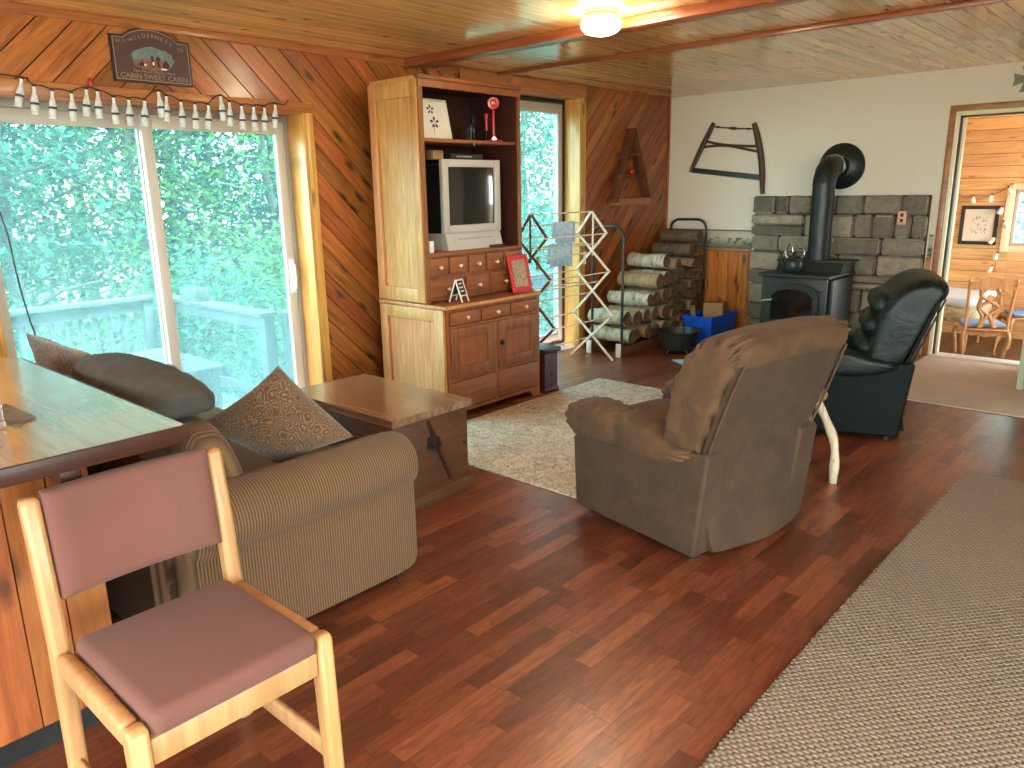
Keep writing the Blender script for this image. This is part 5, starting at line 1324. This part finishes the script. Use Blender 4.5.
# ------------------------------------------------------------------ recliners
def recliner(name, label, loc, rz, mats, tufted, kind):
    body, panel, puffm = mats
    t = thing(name, label, 'recliner', (*loc, 0), rz)
    W = .37
    for s in (-1, 1):
        a, b = (-W, -W+.13) if s < 0 else (W-.13, W)
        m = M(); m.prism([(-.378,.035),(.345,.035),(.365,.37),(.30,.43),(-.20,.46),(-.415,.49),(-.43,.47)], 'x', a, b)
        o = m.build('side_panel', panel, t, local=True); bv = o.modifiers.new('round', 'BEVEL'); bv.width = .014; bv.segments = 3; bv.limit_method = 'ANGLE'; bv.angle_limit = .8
        # padded arm in two puffs
        xa, xb_ = (-W-.045, -W+.135) if s < 0 else (W-.135, W+.045)
        m = M(); m.puff([(.415,.47),(.37,.535),(.27,.568),(.15,.57),(.045,.545),(.022,.47),(.05,.405),(.20,.385),(.36,.40)], 'x', xa, xb_, 22, 3.0, .35, sub=10, wr=.034, wk=13, wend=.15); m.build('arm_pad', puffm, t, local=True, angle=80)
        m = M(); m.puff([(.068,.545),(.0,.556),(-.10,.535),(-.22,.505),(-.33,.485),(-.345,.455),(-.27,.415),(-.12,.39),(.03,.392),(.085,.46)], 'x', xa, xb_, 22, 3.0, .35, sub=10, wr=.034, wk=13, wend=.15); m.build('arm_pad', puffm, t, local=True, angle=80)
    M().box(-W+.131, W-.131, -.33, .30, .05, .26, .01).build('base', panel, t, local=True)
    m = M(); m.puff([(.36,.30),(.385,.40),(.34,.465),(.20,.475),(-.02,.44),(-.14,.42),(-.15,.32),(.0,.275),(.3,.27)], 'x', -W+.115, W-.115, 14, 5, .3); m.build('seat_cushion', puffm, t, local=True, angle=80)
    m = M(); m.puff([(.35,.06),(.39,.10),(.395,.22),(.375,.27),(.33,.26),(.32,.10)], 'x', -W+.135, W-.135, 10, 8, .2); m.build('footrest', puffm, t, local=True, angle=80)
    # backrest
    prof = [(-.175,.455),(-.19,.58),(-.215,.72),(-.255,.82),(-.315,.90),(-.40,.955),(-.49,.97),(-.548,.945),(-.553,.915),(-.515,.84),(-.46,.70),(-.395,.54),(-.35,.455),(-.26,.43)]
    m = M(); m.puff(prof, 'x', -.372, .372, 44, 5.0, .62, sub=14, wr=(.018 if tufted else .06), wk=17, wend=.55); m.build('backrest', puffm, t, local=True, angle=80)
    m = M(); m.puff([(-.25,.81),(-.30,.90),(-.40,.970),(-.50,.980),(-.565,.945),(-.568,.885),(-.53,.845),(-.40,.85)], 'x', -.345, .345, 20, 5, .45, wr=.008, wk=9, drop=lambda q: -.012*q*q); m.build('head_roll', puffm, t, local=True, angle=80)
    if tufted:
        for z0, z1, sh in ((.47,.60,-.0),(.60,.73,-.025),(.73,.86,-.065)):
            m = M(); zc = (z0+z1)/2; m.puff([(-.16+sh,zc-.07),(-.115+sh,zc),(-.155+sh,zc+.07),(-.24+sh,zc+.06),(-.24+sh,zc-.06)], 'x', -.25, .25, 14, 3, .2, wr=.04, wk=5); m.build('back_tuft', puffm, t, local=True, angle=80)
    # smooth outside back with a hanging flap
    n = 14; vs = []; fs = []
    rowsb = [(.035,-.432,.30),(.12,-.418,.315),(.25,-.405,.33),(.40,-.405,.345),(.50,-.425,.352),(.62,-.468,.355),(.75,-.515,.352),(.86,-.556,.342)]
    for th in (0, .022):
        for z, y, hw in rowsb:
            for i in range(n+1):
                u = 2*i/n-1; zz = z+(.02*u*u if z < .1 else 0); yy = y+.02*abs(u)**4-(.006*math.sin(5*u+1) if z < .2 else 0)
                vs.append((u*(hw-.012), yy+th, zz))
    K = len(rowsb)*(n+1)
    for a in range(len(rowsb)-1):
        for i in range(n):
            q = (a*(n+1)+i, a*(n+1)+i+1, (a+1)*(n+1)+i+1, (a+1)*(n+1)+i); fs.append(q); fs.append(tuple(K+k for k in q[::-1]))
    rim = list(range(n+1))+[a*(n+1)+n for a in range(1, len(rowsb))]+[(len(rowsb)-1)*(n+1)+i for i in range(n-1, -1, -1)]+[a*(n+1) for a in range(len(rowsb)-2, 0, -1)]
    for a, b in zip(rim, rim[1:]+rim[:1]): fs.append((a, b, K+b, K+a))
    m = M(); m.add(vs, fs); bp = m.build('back_panel', panel, t, local=True, angle=60)
    # piping down the seam of each side
    for s in (-1, 1):
        m = M(); m.tube([(s*(hw-.012), y+.008, z) for z, y, hw in rowsb[3:]], .006, 6); m.build('piping', puffm, bp, local=True, angle=80)
    for x in (-.3, .3):
        for y in (-.32, .28): M().lathe([(.02,0),(.024,.05)], (x, y, 0), 10).build('foot', 'black_plastic', t, local=True)
    return t
recliner('recliner', 'brown velour recliner standing on the wood floor, its back to the viewer', (-1.655, 3.02), math.radians(78), ('velour', 'velour_panel', 'velour'), False, 0)
recliner('recliner', 'dark green-black leather recliner near the wood stove', (-1.685, 4.93), math.radians(112), ('leather', 'leather_base', 'leather'), True, 1)
t = thing('side_table', 'rustic round wooden side table on birch branch legs between the recliners', 'table', (-1.53, 3.935, 0))
M().lathe([(0,.405),(.160,.405),(.170,.412),(.172,.428),(.165,.44),(0,.44)], (0,0,0), 32).build('table_top', 'tan_bark', t, local=True)
for a, k in ((-.27, 1), (1.4, 0), (2.9, 0), (4.3, 0)):
    c, s = math.cos(a), math.sin(a)
    pts = [(c*.15, s*.15, .404), (c*.20, s*.20, .34), (c*.262, s*.262, .23), (c*.280, s*.280, .12), (c*.280, s*.280, 0)] if k else [(c*.15, s*.15, .404), (c*.17, s*.17, .25), (c*.185, s*.185, .12), (c*.185, s*.185, 0)]
    m = M(); cp = catmull(pts, 4, False); m.tube(cp, [.022+.003*math.sin(i*1.1) for i in range(len(cp))], 12, ref=(1,0,0)); m.build('leg', 'birch_leg', t, local=True, angle=70)

# ------------------------------------------------------------------ rugs
o = M().box(-3.50, -2.0, 2.84, 4.93, .0005, .011, .003).build('area_rug', 'paisley'); tag(o, 'tan scroll-patterned area rug in front of the hutch', 'rug')
def knit_rug():
    m = M(); x0, x1, y0, y1 = -.772, .95, .75, 4.43; n = int((y1-y0)/.02); L = []; Rr = []
    g = random.Random(4)
    for i in range(2*n+1):
        y = y0+(y1-y0)*i/(2*n); z = .008 if i % 2 else -.006
        L.append((x0-z+g.uniform(-.002,.002)-.012*math.sin((y-y0)*1.1), y)); Rr.append((x1+z, y))
    m.prism(L[::-1]+Rr, 'z', .0005, .016); o = m.build('knit_rug', 'knit', flat=True); tag(o, 'thick oatmeal woven rug with ragged edges, nearest the viewer', 'rug')
knit_rug()
o = M().box(-1.72, .9, 5.775, 7.405, .0005, .008, .002).build('entry_carpet', 'mat_tan'); tag(o, 'plain tan carpet in front of the doorway', 'carpet')

# ------------------------------------------------------------------ ceiling lamp
def lamp(loc, label):
    t = thing('ceiling_light', label, 'ceiling light', loc)
    M().lathe([(0,0),(.090,0),(.090,-.012),(.084,-.015),(.084,-.024),(.090,-.028),(.090,-.038),(.084,-.041),(0,-.041)], (0,0,-.0005), 36).build('base_ring', 'copper', t, local=True)
    M().lathe([(.082,-.042),(.098,-.050),(.106,-.066),(.102,-.086),(.082,-.106),(.045,-.118),(0,-.121)], (0,0,0), 36).build('glass_shade', 'lamp_glow', t, local=True)
lamp((-2.557, 3.575, CZ), 'round glowing glass ceiling light beside the dark beam')
lamp((.3, -.9, CZ), 'round glowing glass ceiling light added behind the viewer, out of view, as warm fill')  # second lamp added out of view to warm and brighten the foreground

# ------------------------------------------------------------------ far room furniture
def far_chair():
    t = thing('carved_chair', 'carved wooden chair with a pierced splat and curved legs beyond the doorway', 'chair', (-1.68, 9.42, FZ), math.radians(22))
    # local: chair faces +Y
    w = .19
    for s in (-1, 1):
        m = M(); m.tube(catmull([(s*w,-.19,.36),(s*(w+.008),-.205,.58),(s*(w+.018),-.24,.80),(s*(w+.022),-.26,.86)], 4, False), [.016]*12+[.014], 8); m.lathe([(.0,.865),(.018,.875),(.019,.89),(.008,.905),(.004,.92),(0,.925)], (s*(w+.022),-.26,0), 10)
        m.build('back_post', 'far_chair_wood', t, local=True)
        for y, k in ((-.19, -1), (.20, 1)):
            m = M(); cp = catmull([(s*w, y, .35), (s*(w+.025), y+.025*k, .29), (s*(w+.005), y+.005*k, .14), (s*(w-.002), y, .05), (s*(w+.02), y+.02*k, .012)], 4, False); m.tube(cp, [.026-.0009*i for i in range(len(cp))], 8); m.build('leg', 'far_chair_wood', t, local=True, angle=70)
    m = M(); m.puff([(-.22,.355),(-.22,.375),(0,.382),(.23,.375),(.24,.36),(.23,.35),(0,.35)], 'x', -.23, .23, 10, 6, .3); m.build('seat', 'far_chair_wood', t, local=True)
    M().box(-.19, .19, -.17, .20, .386, .42, .016, 3).build('seat_cushion', 'blue_seat', t, local=True)
    crest = [(-.215,.80),(-.17,.785),(-.10,.80),(0,.815),(.10,.80),(.17,.785),(.215,.80),(.205,.86),(.15,.875),(.07,.91),(0,.92),(-.07,.91),(-.15,.875),(-.205,.86)]
    m = M(); m.X = Matrix.Translation((0,-.245,0)); m.prism(crest, 'y', -.012, .012); m.build('crest_rail', 'far_chair_wood', t, local=True, angle=30)
    m = M()   # pierced splat: interlaced straps
    for s in (-1, 1):
        m.tube(catmull([(s*.055,-.238,.80),(s*.09,-.228,.73),(s*-.02,-.215,.66),(s*-.085,-.208,.60),(s*.02,-.20,.50),(s*.06,-.195,.39)], 5, False), .021, 8)
        m.tube(catmull([(s*.10,-.24,.80),(s*.085,-.225,.70),(s*.10,-.21,.60),(s*.05,-.20,.50),(s*.075,-.195,.385)], 5, False), .019, 8)
    m.lathe([(.0,-.016),(.035,-.016),(.035,.016),(0,.016)], (0,-.222,.70), 12, 'y'); m.build('splat', 'far_chair_wood', t, local=True, angle=70)
    ap = [(-.17,.35),(.17,.35),(.17,.315),(.12,.295),(.07,.31),(0,.28),(-.07,.31),(-.12,.295),(-.17,.315)]
    M().prism(ap, 'y', -.195, -.180).build('apron', 'far_chair_wood', t, local=True, angle=30); M().prism(ap, 'y', .19, .205).build('apron', 'far_chair_wood', t, local=True, angle=30)
    return t
fc = far_chair()
fc2 = copy_tree(fc); fc2.location = (-1.42, 10.45, FZ); fc2.rotation_euler = (0, 0, math.radians(115)); fc2['label'] = 'carved wooden chair standing farther back under the window of the far room'
t = thing('dining_table', 'table under a cream lace cloth and white runner in the far room', 'table', (-2.30, 10.15, FZ))
M().box(-.48, .48, -.42, .42, .58, .615, .008).build('table_top', 'far_chair_wood', t, local=True)
for sx in (-1, 1):
    for sy in (-1, 1): M().tube([(sx*.40,sy*.34,0),(sx*.40,sy*.34,.3),(sx*.40,sy*.34,.579)], [.022,.028,.035], 10).build('leg', 'far_chair_wood', t, local=True)
def drape(name, label, cx, cy, z, hx, hy, drop, mat, off):
    m = M(); vs = []; fs = []; nx = 12
    per = []
    for i in range(nx): per.append((-hx+2*hx*i/nx, -hy, 0, -1))
    for i in range(nx): per.append((hx, -hy+2*hy*i/nx, 1, 0))
    for i in range(nx): per.append((hx-2*hx*i/nx, hy, 0, 1))
    for i in range(nx): per.append((-hx, hy-2*hy*i/nx, -1, 0))
    K = len(per); vs += [(cx+p[0], cy+p[1], z) for p in per]
    vs += [(cx+p[0]+p[2]*off, cy+p[1]+p[3]*off, z-.012) for p in per]
    vs += [(cx+p[0]+p[2]*(off+.012+.012*math.sin(i*1.9)), cy+p[1]+p[3]*(off+.012+.012*math.sin(i*1.9)), z-drop-.01*math.cos(i*1.3)) for i, p in enumerate(per)]
    fs.append(tuple(range(K)))
    for r in range(2):
        for i in range(K): fs.append((r*K+i, r*K+(i+1) % K, (r+1)*K+(i+1) % K, (r+1)*K+i))
    m.add(vs, fs); o = m.build(name, mat, angle=50); tag(o, label, 'tablecloth')
    s = o.modifiers.new('thick', 'SOLIDIFY'); s.thickness = .002; s.offset = 1
drape('tablecloth', 'cream lace tablecloth hanging over the table in the far room', -2.30, 10.15, FZ+.6185, .483, .423, .27, 'lace', .008)
drape('table_runner', 'white cloth laid over the lace tablecloth in the far room', -2.30, 10.15, FZ+.6225, .50, .44, .09, 'white_cloth', .028)
# framed print on the far wall
t = thing('framed_print', 'black framed black-and-white print on the far room wall', 'picture', (-2.14, 10.998, .98))
m = M(); hw, hh, f = .205, .235, .042
for b in ((-hw,-hw+f,-hh,hh),(hw-f,hw,-hh,hh),(-hw+f,hw-f,hh-f,hh),(-hw+f,hw-f,-hh,-hh+f)): m.box(b[0], b[1], -.025, 0, b[2], b[3], .004)
m.build('frame', 'print_black', t, local=True); M().box(-hw+f, hw-f, -.012, -.004, -hh+f, hh-f).build('mat_board', 'paper_white', t, local=True)
m = M(); g = random.Random(2)
for k in range(70):
    x, z = g.uniform(-.085,.085), g.uniform(-.10,.10); s = g.uniform(.003,.012); m.prism([(x-s,z),(x,z-s*.6),(x+s*.8,z+s*.2),(x,z+s)], 'y', -.0135, -.0121)
m.build('drawing', 'tv_case_dark', t, local=True)
# string of little white lanterns in the far room
m = M(); cp = catmull([Vector(p) for p in [(-2.60,10.975,1.44),(-2.46,10.975,1.39),(-2.31,10.975,1.315),(-2.20,10.975,1.34),(-2.10,10.975,1.33),(-1.99,10.975,1.36),(-1.90,10.97,1.43),(-1.83,10.965,1.47),(-1.87,10.955,1.34),(-1.90,10.955,1.10),(-1.91,10.955,.86),(-1.90,10.955,.60),(-1.90,10.955,.42)]], 5, False)
o = m.tube(cp, .005, 6).build('light_cord', 'far_chair_wood', angle=80); tag(o, 'thin cord of white lantern lights draped beside the far window', 'cord')
fl = [(-2.42,1.375,0,'leftmost on the cord over the framed print'),(-2.225,1.33,0,'above the middle of the framed print'),(-2.03,1.345,.2,'above the right corner of the framed print'),(-1.865,1.43,-.4,'topmost beside the far window'),(-1.905,1.20,.3,'second down beside the far window'),(-1.865,1.03,-.5,'third down beside the far window'),(-1.935,.84,.7,'fourth down beside the far window'),(-1.89,.66,.3,'fifth down beside the far window'),(-1.925,.50,.4,'lowest beside the far window')]
t0 = thing('lantern_light', '', 'lantern', (0,0,0), 0, 'white lantern lights in the far room')
M().lathe([(.0,-.085),(.030,-.085),(.034,-.075),(.026,-.03),(.018,-.012),(.008,-.004),(0,-.003)], (0,0,0), 10).build('shade', 'paper_white', t0, local=True)
M().lathe([(.0,-.0025),(.010,-.0025),(.010,.012),(0,.013)], (0,0,0), 8).build('socket', 'print_black', t0, local=True)
for i, (x, z, a, lab) in enumerate(fl):
    o = t0 if i == 0 else copy_tree(t0)
    o.location = (x, 10.915 if i > 2 else 10.925, z); o.rotation_euler = (0, a, 0); o['label'] = 'small white lantern light, '+lab

# ------------------------------------------------------------------ light, sky, camera
W = bpy.data.worlds.new('sky'); S.world = W; W.use_nodes = True
bg = W.node_tree.nodes['Background']; bg.inputs[0].default_value = (.96, .97, 1.0, 1); bg.inputs[1].default_value = 6.5
su = bpy.data.lights.new('sun', 'SUN'); su.energy = 6.0; su.angle = .02; su.color = (1.0, .95, .85)
so = bpy.data.objects.new('sun', su); COL.objects.link(so); so.location = (0, 0, 12)
so.rotation_euler = Vector((-.55, -.30, -1.0)).to_track_quat('-Z', 'Y').to_euler()
def portal(name, loc, rot, sx, sy):
    l = bpy.data.lights.new(name, 'AREA'); l.shape = 'RECTANGLE'; l.size = sx; l.size_y = sy; l.cycles.is_portal = True
    o = bpy.data.objects.new(name, l); COL.objects.link(o); o.location = loc; o.rotation_euler = rot
portal('sky_portal', (-4.70, 2.0, 1.0), (0, -PI/2, 0), 2.0, 1.9)
portal('sky_portal', (-4.70, 5.14, 1.15), (0, -PI/2, 0), 2.3, 1.5)
portal('sky_portal', (XR+.16, .32, 1.13), (0, PI/2, 0), 2.03, 3.85)
portal('sky_portal', (.43, 9.35, 1.02), (0, PI/2, 0), 1.85, 2.3)
portal('sky_portal', (-4.71, 9.4, 1.07), (0, -PI/2, 0), 1.75, 2.4)
portal('sky_portal', (-.85, YF-.16, 1.15), (PI/2, 0, 0), 5.1, 2.0)
cam = bpy.data.cameras.new('camera'); co = bpy.data.objects.new('camera', cam); COL.objects.link(co)
yaw, pit, rol, F = -.73471301, .24936196, -.01627731, 764.90142
fv = Vector((math.cos(pit)*math.sin(yaw), math.cos(pit)*math.cos(yaw), -math.sin(pit)))
r0 = Vector((math.cos(yaw), -math.sin(yaw), 0)); u0 = r0.cross(fv)
rv = r0*math.cos(rol)+u0*math.sin(rol); uv = rv.cross(fv)
mt = Matrix((rv, uv, -fv)).transposed().to_4x4(); mt.translation = (0, 0, 1.5)
co.matrix_world = mt
cam.sensor_fit = 'HORIZONTAL'; cam.sensor_width = 36; cam.lens = F/1024*36; cam.clip_start = .02; cam.clip_end = 300
S.camera = co
S.view_settings.view_transform = 'Standard'; S.view_settings.look = 'None'; S.view_settings.exposure = 1.45; S.view_settings.gamma = 1
S.view_settings.use_curve_mapping = False
c = S.cycles
c.max_bounces = 10; c.diffuse_bounces = 5; c.glossy_bounces = 4; c.transmission_bounces = 6; c.transparent_max_bounces = 12
c.caustics_reflective = False; c.caustics_refractive = False; c.sample_clamp_indirect = 6
c.use_denoising = True
